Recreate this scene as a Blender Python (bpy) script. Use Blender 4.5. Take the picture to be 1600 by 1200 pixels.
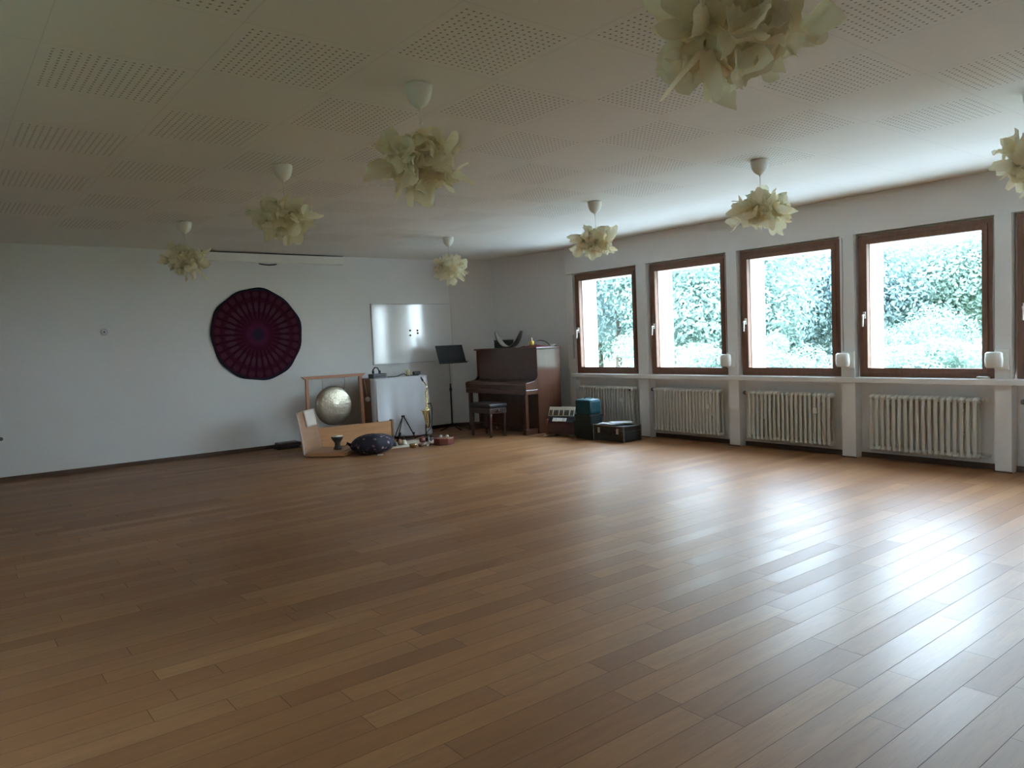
import bpy, bmesh, math, random
from mathutils import Vector, Matrix, noise
PI = math.pi
sc = bpy.context.scene
for o in list(bpy.data.objects):
    bpy.data.objects.remove(o)

# ------------------------------------------------------------------ camera
YAW, PITCH, ROLL = .6658, -.0581, -.0409
fw = Vector((math.sin(YAW)*math.cos(PITCH), math.cos(YAW)*math.cos(PITCH), math.sin(PITCH)))
rt = Vector((math.cos(YAW), -math.sin(YAW), 0))
up = rt.cross(fw)
r2 = math.cos(ROLL)*rt + math.sin(ROLL)*up
u2 = -math.sin(ROLL)*rt + math.cos(ROLL)*up
cam = bpy.data.cameras.new('camera')
cam.lens = 26.26; cam.sensor_width = 36; cam.sensor_fit = 'HORIZONTAL'; cam.clip_end = 400
camo = bpy.data.objects.new('camera', cam)
sc.collection.objects.link(camo)
camo.matrix_world = Matrix(((r2.x, u2.x, -fw.x, 0), (r2.y, u2.y, -fw.y, 0), (r2.z, u2.z, -fw.z, 1.35), (0, 0, 0, 1)))
sc.camera = camo

# ------------------------------------------------------------------ sky and exposure
SKY = 11.0
world = bpy.data.worlds.new('overcast_sky'); sc.world = world
world.use_nodes = True
wn = world.node_tree; wn.nodes.clear()
wo = wn.nodes.new('ShaderNodeOutputWorld'); bg = wn.nodes.new('ShaderNodeBackground')
tc = wn.nodes.new('ShaderNodeTexCoord'); sx = wn.nodes.new('ShaderNodeSeparateXYZ'); cr = wn.nodes.new('ShaderNodeValToRGB')
wn.links.new(tc.outputs['Generated'], sx.inputs[0]); wn.links.new(sx.outputs['Z'], cr.inputs[0])
cr.color_ramp.elements[0].position = 0; cr.color_ramp.elements[0].color = (.75, .875, 1.0, 1)
cr.color_ramp.elements[1].position = 1; cr.color_ramp.elements[1].color = (.50, .70, 1.0, 1)
wn.links.new(cr.outputs[0], bg.inputs[0]); bg.inputs[1].default_value = SKY
wn.links.new(bg.outputs[0], wo.inputs[0])
vs = sc.view_settings
sc.display_settings.display_device = 'sRGB'
vs.view_transform = 'Standard'; vs.look = 'None'; vs.exposure = 1.84; vs.gamma = 1; vs.use_curve_mapping = False
sc.cycles.use_denoising = True
try: sc.cycles.denoiser = 'OPENIMAGEDENOISE'
except Exception: pass
sc.cycles.max_bounces = 14; sc.cycles.diffuse_bounces = 8; sc.cycles.glossy_bounces = 4
sc.cycles.transparent_max_bounces = 12
sc.cycles.sample_clamp_indirect = 8
sc.cycles.caustics_reflective = False; sc.cycles.caustics_refractive = False

# ------------------------------------------------------------------ node helpers
class NT:
    def __init__(s, m): s.t = m.node_tree; s.m = m
    def n(s, k, **kw):
        x = s.t.nodes.new('ShaderNode'+k)
        for a, b in kw.items(): setattr(x, a, b)
        return x
    def put(s, sock, v):
        if isinstance(v, bpy.types.NodeSocket): s.t.links.new(v, sock)
        else: sock.default_value = v
    def math(s, op, a, b=None, c=None):
        x = s.n('Math', operation=op); s.put(x.inputs[0], a)
        if b is not None: s.put(x.inputs[1], b)
        if c is not None: s.put(x.inputs[2], c)
        return x.outputs[0]
    def mix(s, f, a, b):
        x = s.n('Mix', data_type='RGBA'); s.put(x.inputs[0], f)
        s.put(x.inputs[6], a if not isinstance(a, tuple) else (*a, 1)); s.put(x.inputs[7], b if not isinstance(b, tuple) else (*b, 1))
        return x.outputs[2]
    def noise(s, vec, scale, detail=3, rough=.5):
        x = s.n('TexNoise'); x.inputs['Scale'].default_value = scale; x.inputs['Detail'].default_value = detail; x.inputs['Roughness'].default_value = rough
        if vec is not None: s.put(x.inputs['Vector'], vec)
        return x.outputs['Fac']
    def xyz(s, v):
        x = s.n('SeparateXYZ'); s.put(x.inputs[0], v); return x.outputs
    def comb(s, a, b, c):
        x = s.n('CombineXYZ'); s.put(x.inputs[0], a); s.put(x.inputs[1], b); s.put(x.inputs[2], c); return x.outputs[0]
    def step(s, a, lo, hi):
        x = s.n('MapRange'); x.interpolation_type = 'SMOOTHSTEP'; s.put(x.inputs[0], a); s.put(x.inputs[1], lo); s.put(x.inputs[2], hi); return x.outputs[0]
    def wn(s, v):
        x = s.n('TexWhiteNoise', noise_dimensions='3D'); s.put(x.inputs['Vector'], v); return x.outputs['Value']
def newmat(name):
    m = bpy.data.materials.new(name); m.use_nodes = True
    b = m.node_tree.nodes['Principled BSDF']
    return m, NT(m), b
def mat(name, col, rough=.6, metal=0, var=.08, scale=8, bump=0, bscale=60, spec=.5, stretch=None, coat=0, transl=0):
    m, t, b = newmat(name)
    co = t.n('TexCoord').outputs['Object']
    if stretch:
        mp = t.n('Mapping'); t.put(mp.inputs[0], co); mp.inputs['Scale'].default_value = stretch; v = mp.outputs[0]
    else: v = co
    f = t.noise(v, scale, 4)
    d = tuple(max(0, c*(1-var*2)) for c in col); l = tuple(min(1, c*(1+var*2)) for c in col)
    t.put(b.inputs['Base Color'], t.mix(f, d, l))
    b.inputs['Roughness'].default_value = rough; b.inputs['Metallic'].default_value = metal
    b.inputs['Specular IOR Level'].default_value = spec
    if coat: b.inputs['Coat Weight'].default_value = coat; b.inputs['Coat Roughness'].default_value = .15
    if bump:
        bp = t.n('Bump'); bp.inputs['Strength'].default_value = bump; bp.inputs['Distance'].default_value = .01
        t.put(bp.inputs['Height'], t.noise(v, bscale, 3)); t.put(b.inputs['Normal'], bp.outputs[0])
    if transl:
        tr = t.n('BsdfTranslucent'); tr.inputs[0].default_value = (*l, 1)
        ms = t.n('MixShader'); ms.inputs[0].default_value = transl
        out = m.node_tree.nodes['Material Output']
        t.t.links.new(b.outputs[0], ms.inputs[1]); t.t.links.new(tr.outputs[0], ms.inputs[2]); t.t.links.new(ms.outputs[0], out.inputs[0])
    return m

M = {}
M['wall'] = mat('white_wall_paint', (.76, .76, .755), .85, var=.012, scale=3, bump=.05, bscale=90)
M['trim'] = mat('white_gloss_paint', (.80, .80, .79), .35, var=.01)
M['outer'] = mat('cream_exterior_render', (.88, .80, .68), .9, var=.03, bump=.1, bscale=60)
M['baseboard'] = mat('dark_brown_baseboard', (.10, .055, .035), .45, var=.2, scale=6, stretch=(1, 1, 8))
M['frame'] = mat('brown_window_wood', (.185, .092, .060), .4, var=.15, scale=6, stretch=(6, 6, 1))
M['radiator'] = mat('radiator_enamel', (.62, .61, .56), .35, var=.02)
M['plastic'] = mat('white_plastic', (.78, .77, .72), .4, var=.01)
M['strap'] = mat('grey_strap', (.42, .42, .40), .8, var=.1, scale=80)
M['metal'] = mat('brushed_metal', (.62, .62, .60), .3, 1, var=.05)
M['black'] = mat('black_painted_metal', (.012, .012, .013), .4, var=.2)
M['blackfab'] = mat('black_leatherette', (.018, .017, .018), .45, var=.2, bump=.15, bscale=120)
M['brass'] = mat('polished_brass', (.78, .66, .38), .16, 1, var=.1, scale=20)
M['piano'] = mat('red_brown_walnut', (.088, .034, .018), .3, var=.22, scale=3, stretch=(6, 6, .7), coat=.6)
M['ivory'] = mat('ivory_key', (.85, .83, .76), .25, var=.01)
M['stool'] = mat('dark_stained_wood', (.05, .022, .016), .4, var=.2, scale=5, stretch=(6, 6, 1))
M['pine'] = mat('oiled_pine', (.50, .25, .105), .5, var=.14, scale=4, stretch=(1, 8, 8))
M['beech'] = mat('pale_beech_plywood', (.40, .225, .135), .5, var=.10, scale=4, stretch=(1.2, 6, 6))
M['gongwood'] = mat('reddish_stand_wood', (.50, .25, .15), .5, var=.12, scale=5, stretch=(6, 6, 1))
M['cabinet'] = mat('brown_cabinet_veneer', (.24, .13, .075), .5, var=.12, scale=4, stretch=(5, 5, 1))
M['cloth'] = mat('white_cotton', (.72, .73, .77), .95, var=.02, bump=.1, bscale=200, transl=.12)
M['cushion'] = mat('cream_pad', (.70, .62, .55), .9, var=.03, bump=.1, bscale=150)
M['paper'] = mat('cream_crumpled_paper', (.90, .86, .69), .85, var=.05, scale=12, bump=.15, bscale=40, transl=.45)
M['sheet'] = mat('printed_paper', (.62, .62, .60), .8, var=.12, scale=30)
M['matcloth'] = mat('cream_mat', (.66, .58, .46), .95, var=.06, bump=.15, bscale=120)
M['teal'] = mat('teal_fabric', (.006, .060, .072), .6, var=.12, bump=.12, bscale=140)
M['darkteal'] = mat('dark_teal_fabric', (.007, .016, .016), .7, var=.12, bump=.12, bscale=140)
M['redcloth'] = mat('dark_red_cloth', (.16, .02, .022), .9, var=.15, bump=.15, bscale=100)
M['drumred'] = mat('red_brown_drum_wood', (.16, .040, .024), .4, var=.2, scale=10)
M['skin'] = mat('drum_skin', (.70, .62, .48), .7, var=.06)
M['candle'] = mat('candle_wax', (.80, .72, .45), .5, var=.04)
M['amber'] = mat('amber_glass', (.75, .52, .10), .15, var=.05)
M['greymetal'] = mat('grey_casing', (.10, .12, .14), .5, var=.1)
M['felt'] = mat('pale_felt', (.42, .40, .35), .95, var=.08, bump=.15, bscale=100)
M['darkwood'] = mat('near_black_wood', (.03, .022, .018), .5, var=.2, scale=8)
M['mauve'] = mat('mauve_bellows_cloth', (.11, .055, .06), .6, var=.15)
M['casegrey'] = mat('black_case_board', (.025, .027, .027), .5, var=.15, bump=.08, bscale=100)
M['caseedge'] = mat('scuffed_aluminium', (.32, .33, .32), .4, .8, var=.15, scale=20)
M['bark'] = mat('tree_bark', (.10, .08, .06), .9, var=.3, scale=20, bump=.5, bscale=30)
M['grass'] = mat('lawn_grass', (.12, .15, .08), .95, var=.3, scale=4, bump=.3, bscale=40)
def leafmat(name, col):
    m, t, b = newmat(name)
    g = t.n('NewGeometry')
    f = t.noise(g.outputs['Position'], .9, 3)
    t.put(b.inputs['Base Color'], t.mix(f, tuple(c*.75 for c in col), tuple(min(1, c*1.25) for c in col)))
    b.inputs['Roughness'].default_value = .5
    tr = t.n('BsdfTranslucent'); tr.inputs[0].default_value = (*[min(1, c*1.3) for c in col], 1)
    ms = t.n('MixShader'); ms.inputs[0].default_value = .35
    t.t.links.new(b.outputs[0], ms.inputs[1]); t.t.links.new(tr.outputs[0], ms.inputs[2])
    t.t.links.new(ms.outputs[0], m.node_tree.nodes['Material Output'].inputs[0])
    return m
M['leaf'] = leafmat('mid_green_leaves', (.165, .230, .195))
M['leafpale'] = leafmat('pale_green_leaves', (.19, .26, .21))
M['leafdark'] = leafmat('blue_green_leaves', (.155, .212, .205))

def glassmat():
    m = bpy.data.materials.new('window_glass'); m.use_nodes = True
    t = NT(m); m.node_tree.nodes.clear()
    out = t.n('OutputMaterial'); tr = t.n('BsdfTransparent'); tr.inputs[0].default_value = (.93, .96, .95, 1)
    gl = t.n('BsdfGlossy'); gl.inputs['Roughness'].default_value = .02
    g = t.n('NewGeometry'); dt = t.n('VectorMath', operation='DOT_PRODUCT'); t.put(dt.inputs[0], g.outputs['Normal']); t.put(dt.inputs[1], g.outputs['Incoming'])
    f5 = t.math('POWER', t.math('SUBTRACT', 1, t.math('MINIMUM', t.math('ABSOLUTE', dt.outputs['Value']), 1)), 5)
    ms = t.n('MixShader'); t.put(ms.inputs[0], t.math('MULTIPLY_ADD', f5, .95, .04))
    t.t.links.new(tr.outputs[0], ms.inputs[1]); t.t.links.new(gl.outputs[0], ms.inputs[2]); t.t.links.new(ms.outputs[0], out.inputs[0])
    return m
M['glass'] = glassmat()

def floormat():
    m, t, b = newmat('oak_plank_floor')
    P = t.xyz(t.n('NewGeometry').outputs['Position'])
    W = .1223
    ry = t.math('DIVIDE', t.math('SUBTRACT', P[1], .999 - 40*W), W)
    row = t.math('FLOOR', ry); fy = t.math('FRACT', ry)
    r1 = t.wn(t.comb(row, 3.1, 0)); r2_ = t.wn(t.comb(row, 7.7, 2))
    L = t.math('MULTIPLY_ADD', r1, .7, .75)
    bx = t.math('DIVIDE', t.math('ADD', P[0], t.math('MULTIPLY_ADD', r2_, 9.0, 50.0)), L)
    bi = t.math('FLOOR', bx); fx = t.math('FRACT', bx)
    k1 = t.wn(t.comb(row, bi, 1)); k2 = t.wn(t.comb(row, bi, 5)); k3 = t.wn(t.comb(row, bi, 9))
    # gaps
    dy = t.math('MULTIPLY', t.math('MINIMUM', fy, t.math('SUBTRACT', 1, fy)), W)
    dx = t.math('MULTIPLY', t.math('MINIMUM', fx, t.math('SUBTRACT', 1, fx)), L)
    gap = t.math('SUBTRACT', 1, t.step(t.math('MINIMUM', dy, dx), .0003, .0016))
    # grain
    gv = t.comb(t.math('MULTIPLY_ADD', k1, 31, t.math('MULTIPLY', P[0], 1.6)), t.math('MULTIPLY_ADD', k2, 17, t.math('MULTIPLY', P[1], 14)), k3)
    g1 = t.noise(gv, 1.6, 5, .6)
    gv2 = t.comb(t.math('MULTIPLY', P[0], 5), t.math('MULTIPLY', P[1], 90), k2)
    g2 = t.noise(gv2, 1.5, 3, .6)
    # knots
    vo = t.n('TexVoronoi'); t.put(vo.inputs['Vector'], t.comb(t.math('MULTIPLY', P[0], 1.1), t.math('MULTIPLY', P[1], 2.6), k1)); vo.inputs['Scale'].default_value = 1.0
    knot = t.math('SUBTRACT', 1, t.step(vo.outputs['Distance'], .02, .09))
    c1 = t.mix(k1, (.238, .100, .038), (.395, .198, .082))
    c2 = t.mix(t.math('MULTIPLY', k3, .35), c1, (.325, .138, .054))
    c3 = t.mix(t.step(g1, .35, .75), t.mix(.32, c2, (.15, .075, .040)), c2)
    c4 = t.mix(t.math('MULTIPLY', t.step(g2, .45, .75), .22), c3, (.12, .055, .03))
    c5 = t.mix(t.math('MULTIPLY', knot, .3), c4, (.09, .04, .022))
    c6 = t.mix(t.math('MULTIPLY', gap, .88), c5, (.02, .012, .010))
    t.put(b.inputs['Base Color'], c6)
    ro = t.math('ADD', t.math('MULTIPLY_ADD', g1, .09, .315), t.math('MULTIPLY', k2, .07))
    t.put(b.inputs['Roughness'], t.math('ADD', ro, t.math('MULTIPLY', gap, .3)))
    b.inputs['Specular IOR Level'].default_value = .22
    bp = t.n('Bump'); bp.inputs['Strength'].default_value = .3; bp.inputs['Distance'].default_value = .002
    hgt = t.math('ADD', t.math('MULTIPLY', gap, -1.2), t.math('ADD', t.math('MULTIPLY', g2, .25), t.math('MULTIPLY', k3, .0)))
    t.put(bp.inputs['Height'], hgt); t.put(b.inputs['Normal'], bp.outputs[0])
    return m
M['floor'] = floormat()

def ceilmat():
    m, t, b = newmat('perforated_acoustic_ceiling')
    P = t.xyz(t.n('NewGeometry').outputs['Position'])
    S = .632
    cx = t.math('DIVIDE', t.math('SUBTRACT', P[0], .4732), S); cy = t.math('DIVIDE', t.math('SUBTRACT', P[1], 1.7867), S)
    ix = t.math('FLOOR', cx); iy = t.math('FLOOR', cy); fx = t.math('FRACT', cx); fy = t.math('FRACT', cy)
    par = t.math('ABSOLUTE', t.math('MODULO', t.math('ADD', t.math('ADD', ix, iy), 200), 2))
    inx = t.math('MULTIPLY', t.math('GREATER_THAN', P[0], .4732), t.math('LESS_THAN', P[0], .4732+8*S))
    iny = t.math('MULTIPLY', t.math('GREATER_THAN', P[1], 1.7867-5*S), t.math('LESS_THAN', P[1], 1.7867+11*S))
    inside = t.math('MULTIPLY', inx, iny)
    ex = t.math('MINIMUM', fx, t.math('SUBTRACT', 1, fx)); ey = t.math('MINIMUM', fy, t.math('SUBTRACT', 1, fy))
    e = t.math('MINIMUM', ex, ey)
    infield = t.math('GREATER_THAN', e, .04)
    N = 18.0
    hx = t.math('SUBTRACT', t.math('FRACT', t.math('MULTIPLY', fx, N)), .5); hy = t.math('SUBTRACT', t.math('FRACT', t.math('MULTIPLY', fy, N)), .5)
    hd = t.math('SQRT', t.math('ADD', t.math('MULTIPLY', hx, hx), t.math('MULTIPLY', hy, hy)))
    hole = t.math('SUBTRACT', 1, t.step(hd, .15, .21))
    hole = t.math('MULTIPLY', t.math('MULTIPLY', hole, par), t.math('MULTIPLY', inside, infield))
    seam = t.math('SUBTRACT', 1, t.step(t.math('MULTIPLY', e, S), .001, .004))
    base = t.mix(t.noise(t.n('NewGeometry').outputs['Position'], 1.5, 3), (.79, .785, .73), (.82, .815, .755))
    c = t.mix(t.math('MULTIPLY', seam, .22), base, (.35, .33, .28))
    c = t.mix(t.math('MULTIPLY', hole, .64), c, (.07, .06, .05))
    t.put(b.inputs['Base Color'], c); b.inputs['Roughness'].default_value = .9; b.inputs['Specular IOR Level'].default_value = .2
    return m
M['ceiling'] = ceilmat()

def mandalamat():
    m, t, b = newmat('printed_mandala_cotton')
    P = t.xyz(t.n('TexCoord').outputs['Object'])      # disc lies in object XZ, radius .62
    r = t.math('DIVIDE', t.math('SQRT', t.math('ADD', t.math('MULTIPLY', P[0], P[0]), t.math('MULTIPLY', P[2], P[2]))), .62)
    a = t.math('ARCTAN2', P[2], P[0])
    N = 30
    af = t.math('ABSOLUTE', t.math('SUBTRACT', t.math('FRACT', t.math('MULTIPLY', t.math('ADD', a, PI), N/(2*PI))), .5))   # 0 centre of petal, .5 at spoke
    arc = t.math('MULTIPLY', t.math('SUBTRACT', .5, af), t.math('MULTIPLY', r, 2*PI/N))
    spoke = t.math('SUBTRACT', 1, t.step(arc, .004, .016))
    inspoke = t.math('MULTIPLY', t.step(r, .30, .42), t.math('SUBTRACT', 1, t.step(r, .93, .96)))
    spoke = t.math('MULTIPLY', spoke, inspoke)
    # petals: outer ring r .80-.95 , mid ring .5-.72
    def petal(rc, rr, aw):
        q = t.math('DIVIDE', t.math('SUBTRACT', r, rc), rr); w = t.math('DIVIDE', af, aw)
        return t.math('SUBTRACT', 1, t.step(t.math('SQRT', t.math('ADD', t.math('MULTIPLY', q, q), t.math('MULTIPLY', w, w))), .75, 1.0))
    po = petal(.87, .075, .40); pm = petal(.60, .13, .36); pi_ = petal(.40, .07, .30)
    c = t.mix(0.0, (.058, .010, .024), (.058, .010, .024))
    c = t.mix(t.math('MULTIPLY', po, .8), c, (.078, .024, .040))
    c = t.mix(t.math('MULTIPLY', pm, .8), c, (.085, .036, .055))
    c = t.mix(t.math('MULTIPLY', pi_, .5), c, (.085, .014, .040))
    inner = t.math('SUBTRACT', 1, t.step(r, .18, .32)); c = t.mix(inner, c, (.088, .015, .045))
    core = t.math('SUBTRACT', 1, t.step(r, .09, .2)); c = t.mix(core, c, (.032, .020, .042))
    ring = t.math('SUBTRACT', 1, t.step(t.math('ABSOLUTE', t.math('SUBTRACT', r, .78)), .006, .02)); c = t.mix(t.math('MULTIPLY', ring, .6), c, (.05, .006, .02))
    c = t.mix(t.math('MULTIPLY', spoke, .85), c, (.022, .003, .012))
    rim = t.step(r, .945, .965); c = t.mix(rim, c, (.022, .022, .040))
    t.put(b.inputs['Base Color'], c); b.inputs['Roughness'].default_value = .95; b.inputs['Specular IOR Level'].default_value = .1
    return m
M['mandala'] = mandalamat()
def floralmat():
    m, t, b = newmat('dark_floral_fabric')
    co = t.n('TexCoord').outputs['Object']
    vo = t.n('TexVoronoi'); t.put(vo.inputs['Vector'], co); vo.inputs['Scale'].default_value = 19; vo.inputs['Randomness'].default_value = 1
    f = t.math('SUBTRACT', 1, t.step(t.math('ADD', vo.outputs['Distance'], t.math('MULTIPLY', t.noise(co, 30, 3), .4)), .38, .62))
    pick = t.wn(vo.outputs['Position'])
    c = t.mix(t.step(pick, .3, .8), (.10, .06, .11), (.34, .20, .26))
    c2 = t.mix(t.math('MULTIPLY', f, t.step(pick, .15, .3)), (.012, .011, .022), c)
    t.put(b.inputs['Base Color'], c2); b.inputs['Roughness'].default_value = .75
    bp = t.n('Bump'); bp.inputs['Strength'].default_value = .5; bp.inputs['Distance'].default_value = .02; t.put(bp.inputs['Height'], t.noise(co, 9, 3)); t.put(b.inputs['Normal'], bp.outputs[0])
    return m
M['floral'] = floralmat()
def gongmat():
    m, t, b = newmat('hammered_bronze')
    co = t.n('TexCoord').outputs['Object']
    vo = t.n('TexVoronoi'); t.put(vo.inputs['Vector'], co); vo.inputs['Scale'].default_value = 42
    t.put(b.inputs['Base Color'], t.mix(t.noise(co, 7, 4), (.26, .225, .165), (.54, .49, .40)))
    b.inputs['Metallic'].default_value = .9
    t.put(b.inputs['Roughness'], t.math('MULTIPLY_ADD', t.noise(co, 5, 3), .22, .20))
    bp = t.n('Bump'); bp.inputs['Strength'].default_value = .28; bp.inputs['Distance'].default_value = .006
    t.put(bp.inputs['Height'], vo.outputs['Distance']); t.put(b.inputs['Normal'], bp.outputs[0])
    return m
M['gong'] = gongmat()
M['board'] = mat('glossy_whiteboard_enamel', (.78, .79, .79), .10, var=.005, spec=.5)

# ------------------------------------------------------------------ mesh builder
class MB:
    def __init__(s): s.v = []; s.f = []; s.sm = []
    def add(s, vs_, fs, smooth=False):
        b = len(s.v); s.v += [tuple(v) for v in vs_]
        for f in fs: s.f.append([b+i for i in f]); s.sm.append(smooth)
        return s
    def box(s, c, d, rz=0, R=None):
        hx, hy, hz = d[0]/2, d[1]/2, d[2]/2
        R = R or Matrix.Rotation(rz, 3, 'Z')
        P = [R @ Vector((x*hx, y*hy, z*hz)) + Vector(c) for x, y, z in ((-1,-1,-1),(1,-1,-1),(1,1,-1),(-1,1,-1),(-1,-1,1),(1,-1,1),(1,1,1),(-1,1,1))]
        return s.add(P, [(0,3,2,1),(4,5,6,7),(0,1,5,4),(1,2,6,5),(2,3,7,6),(3,0,4,7)])
    def bb(s, x0, x1, y0, y1, z0, z1): return s.box(((x0+x1)/2, (y0+y1)/2, (z0+z1)/2), (x1-x0, y1-y0, z1-z0))
    def tube(s, pts, rad, n=10, caps=True, smooth=True):
        pts = [Vector(p) for p in pts]; k = len(pts)
        if not isinstance(rad, (list, tuple)): rad = [rad]*k
        rings = []; prev = None
        for i, p in enumerate(pts):
            t = (pts[min(i+1, k-1)] - pts[max(i-1, 0)]).normalized()
            if prev is None: a = t.orthogonal().normalized()
            else: a = (prev - t*prev.dot(t)).normalized()
            prev = a; b = t.cross(a)
            rings.append([p + (a*math.cos(2*PI*j/n) + b*math.sin(2*PI*j/n))*rad[i] for j in range(n)])
        V = [q for r in rings for q in r]; F = []
        for i in range(k-1):
            for j in range(n): F.append((i*n+j, i*n+(j+1)%n, (i+1)*n+(j+1)%n, (i+1)*n+j))
        s.add(V, F, smooth)
        if caps: s.add(rings[0], [tuple(reversed(range(n)))]); s.add(rings[-1], [tuple(range(n))])
        return s
    def lathe(s, prof, c=(0,0,0), n=24, axis='Z', smooth=True):
        V = []; F = []; k = len(prof)
        for r, z in prof:
            for j in range(n):
                a = 2*PI*j/n; p = Vector((r*math.cos(a), r*math.sin(a), z))
                if axis == 'Y': p = Vector((p.x, p.z, p.y))
                if axis == 'X': p = Vector((p.z, p.x, p.y))
                V.append(p + Vector(c))
        for i in range(k-1):
            for j in range(n): F.append((i*n+j, i*n+(j+1)%n, (i+1)*n+(j+1)%n, (i+1)*n+j))
        if prof[0][0] > 1e-6: F.append(tuple(reversed(range(n))))
        if prof[-1][0] > 1e-6: F.append(tuple(range((k-1)*n, k*n)))
        return s.add(V, F, smooth)
    def grid(s, fn, nu, nv, smooth=True, closed=False):
        V = [fn(i/nu, j/nv) for i in range(nu+1) for j in range(nv+1)]
        F = [(i*(nv+1)+j, (i+1)*(nv+1)+j, (i+1)*(nv+1)+j+1, i*(nv+1)+j+1) for i in range(nu) for j in range(nv)]
        return s.add(V, F, smooth)
    def mesh(s, name, m):
        me = bpy.data.meshes.new(name); me.from_pydata(s.v, [], s.f)
        me.polygons.foreach_set('use_smooth', s.sm)
        me.materials.append(m)
        bm = bmesh.new(); bm.from_mesh(me); bmesh.ops.remove_doubles(bm, verts=bm.verts, dist=1e-6)
        bmesh.ops.recalc_face_normals(bm, faces=bm.faces); bm.to_mesh(me); bm.free()
        return me
def obj(name, mb, m, parent=None, bevel=0, loc=None, solid=0, label=None, sub=0):
    me = mb if isinstance(mb, bpy.types.Mesh) else mb.mesh(name, m)
    o = bpy.data.objects.new(name, me); sc.collection.objects.link(o)
    if parent is not None: o.parent = parent
    if loc: o.location = loc
    if solid: md = o.modifiers.new('solid', 'SOLIDIFY'); md.thickness = solid; md.offset = 0
    if sub: md = o.modifiers.new('sub', 'SUBSURF'); md.levels = sub; md.render_levels = sub
    if bevel: md = o.modifiers.new('bevel', 'BEVEL'); md.width = bevel; md.segments = 2; md.limit_method = 'ANGLE'
    if label: o['label'] = label
    return o
def tag(o, label, cat, group=None):
    o['label'] = label; o['category'] = cat
    if group: o['group'] = group
    return o
def thing(name, label, cat, loc=(0,0,0), rz=0, group=None):
    o = bpy.data.objects.new(name, None); sc.collection.objects.link(o)
    o.location = loc; o.rotation_euler = (0, 0, rz); o.empty_display_size = .1
    return tag(o, label, cat, group)
def struct(name, mb, m, bevel=0):
    o = obj(name, mb, m, bevel=bevel); o['kind'] = 'structure'; return o
def dup(root, loc, rz=None, label=None, group=None):
    r = root.copy(); sc.collection.objects.link(r); r.location = loc
    if rz is not None: r.rotation_euler = (0, 0, rz)
    if label: r['label'] = label
    if group: r['group'] = group
    for ch in list(root.children):
        c = ch.copy(); sc.collection.objects.link(c); c.parent = r
        for g in list(ch.children):
            d = g.copy(); sc.collection.objects.link(d); d.parent = c
    return r

# ------------------------------------------------------------------ the room shell
H = 2.67; YB = 10.107; XL = -1.5; YR = -2.3; XP = 7.467
struct('floor', MB().bb(XL-.3, 7.95, YR-.3, YB+.3, -.12, 0), M['floor'])
struct('ceiling', MB().bb(XL-.3, 7.95, YR-.3, YB+.3, H, H+.25), M['ceiling'])
struct('wall_back', MB().bb(XL-.3, 7.0, YB, YB+.3, 0, H), M['wall'])
struct('wall_rear', MB().bb(XL-.3, 7.95, YR-.3, YR, 0, H), M['wall'])
LW = [(3.0, 3.95)]
w = MB().bb(XL-.3, XL, YR, YB, 0, .9).bb(XL-.3, XL, YR, YB, 2.26, H)
for a, b in ((YR, LW[0][0]), (LW[0][1], YB)): w.bb(XL-.3, XL, a, b, .9, 2.26)
struct('wall_left', w, M['wall'])
# corner wall: a splayed piece between back wall and window wall
CP = [(6.72, 10.107), (7.30, 9.72), (7.60, 8.15)]
w = MB()
V = [(x, y, z) for z in (0, H) for x, y in CP] + [(x, y, z) for z in (0, H) for x, y in ((6.9, 10.40), (7.60, 10.0), (7.95, 8.15))]
F = []
for i in range(2):
    F += [(i, i+1, i+4, i+3), (6+i, 9+i, 10+i, 7+i), (3+i, 4+i, 10+i, 9+i), (i, 6+i, 7+i, i+1)]
F += [(0, 3, 9, 6), (2, 8, 11, 5)]
struct('wall_corner', w.add(V, F), M['wall'])
WINS = [(6.795, 7.995), (5.385, 6.570), (4.000, 5.190), (2.587, 3.800), (1.190, 2.400), (-.200, 1.000), (-1.590, -.390)]
ZB, ZT = .835, 2.260
FR = .088
G0, G1, GB, GT = [a+FR for a, b in WINS], [b-FR for a, b in WINS], ZB+FR, ZT-FR
# inner leaf: below the sill, the piers and the strip over the windows
w = MB().bb(7.60, 7.66, YR, 8.15, 0, .775)
edges = [8.15] + [v for a, b in WINS for v in (b, a)] + [YR]
piers = [(edges[i+1], edges[i]) for i in range(0, len(edges), 2)]
for k, (a, b) in enumerate(piers):
    if k == 0: w.bb(7.50, 7.62, b-.12, b, .0, ZT)
    elif k == len(piers)-1: w.bb(XP, 7.60, a, b, 0, ZT+.01)
    else:
        w.bb(XP, 7.60, a+.028, b-.028, 0, .775)
        w.bb(XP, 7.575, a+.028, b-.028, .775, ZT+.02)
struct('wall_right', w, M['wall'])
# outer leaf with the deep cream reveals
w = MB().bb(7.66, 7.86, YR-.3, 8.6, -.5, GB-.02)
w.bb(7.58, 7.86, YR-.3, 8.6, GT+.005, H+.3)
prev = 8.6
for a, b in zip(G0, G1):
    w.bb(7.58, 7.86, b+.003, prev, GB-.02, GT+.005); prev = a-.003
w.bb(7.58, 7.86, YR-.3, prev, GB-.02, GT+.005)
struct('wall_outside', w, M['outer'])
# shutter box over the windows
struct('trim_1', MB().bb(7.517, 7.60, YR, 8.205, 2.283, H-.001), M['wall'], .004)
# sill board
struct('trim_2', MB().bb(7.435, 7.60, YR, 8.05, .778, .832), M['trim'], .006)
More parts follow.
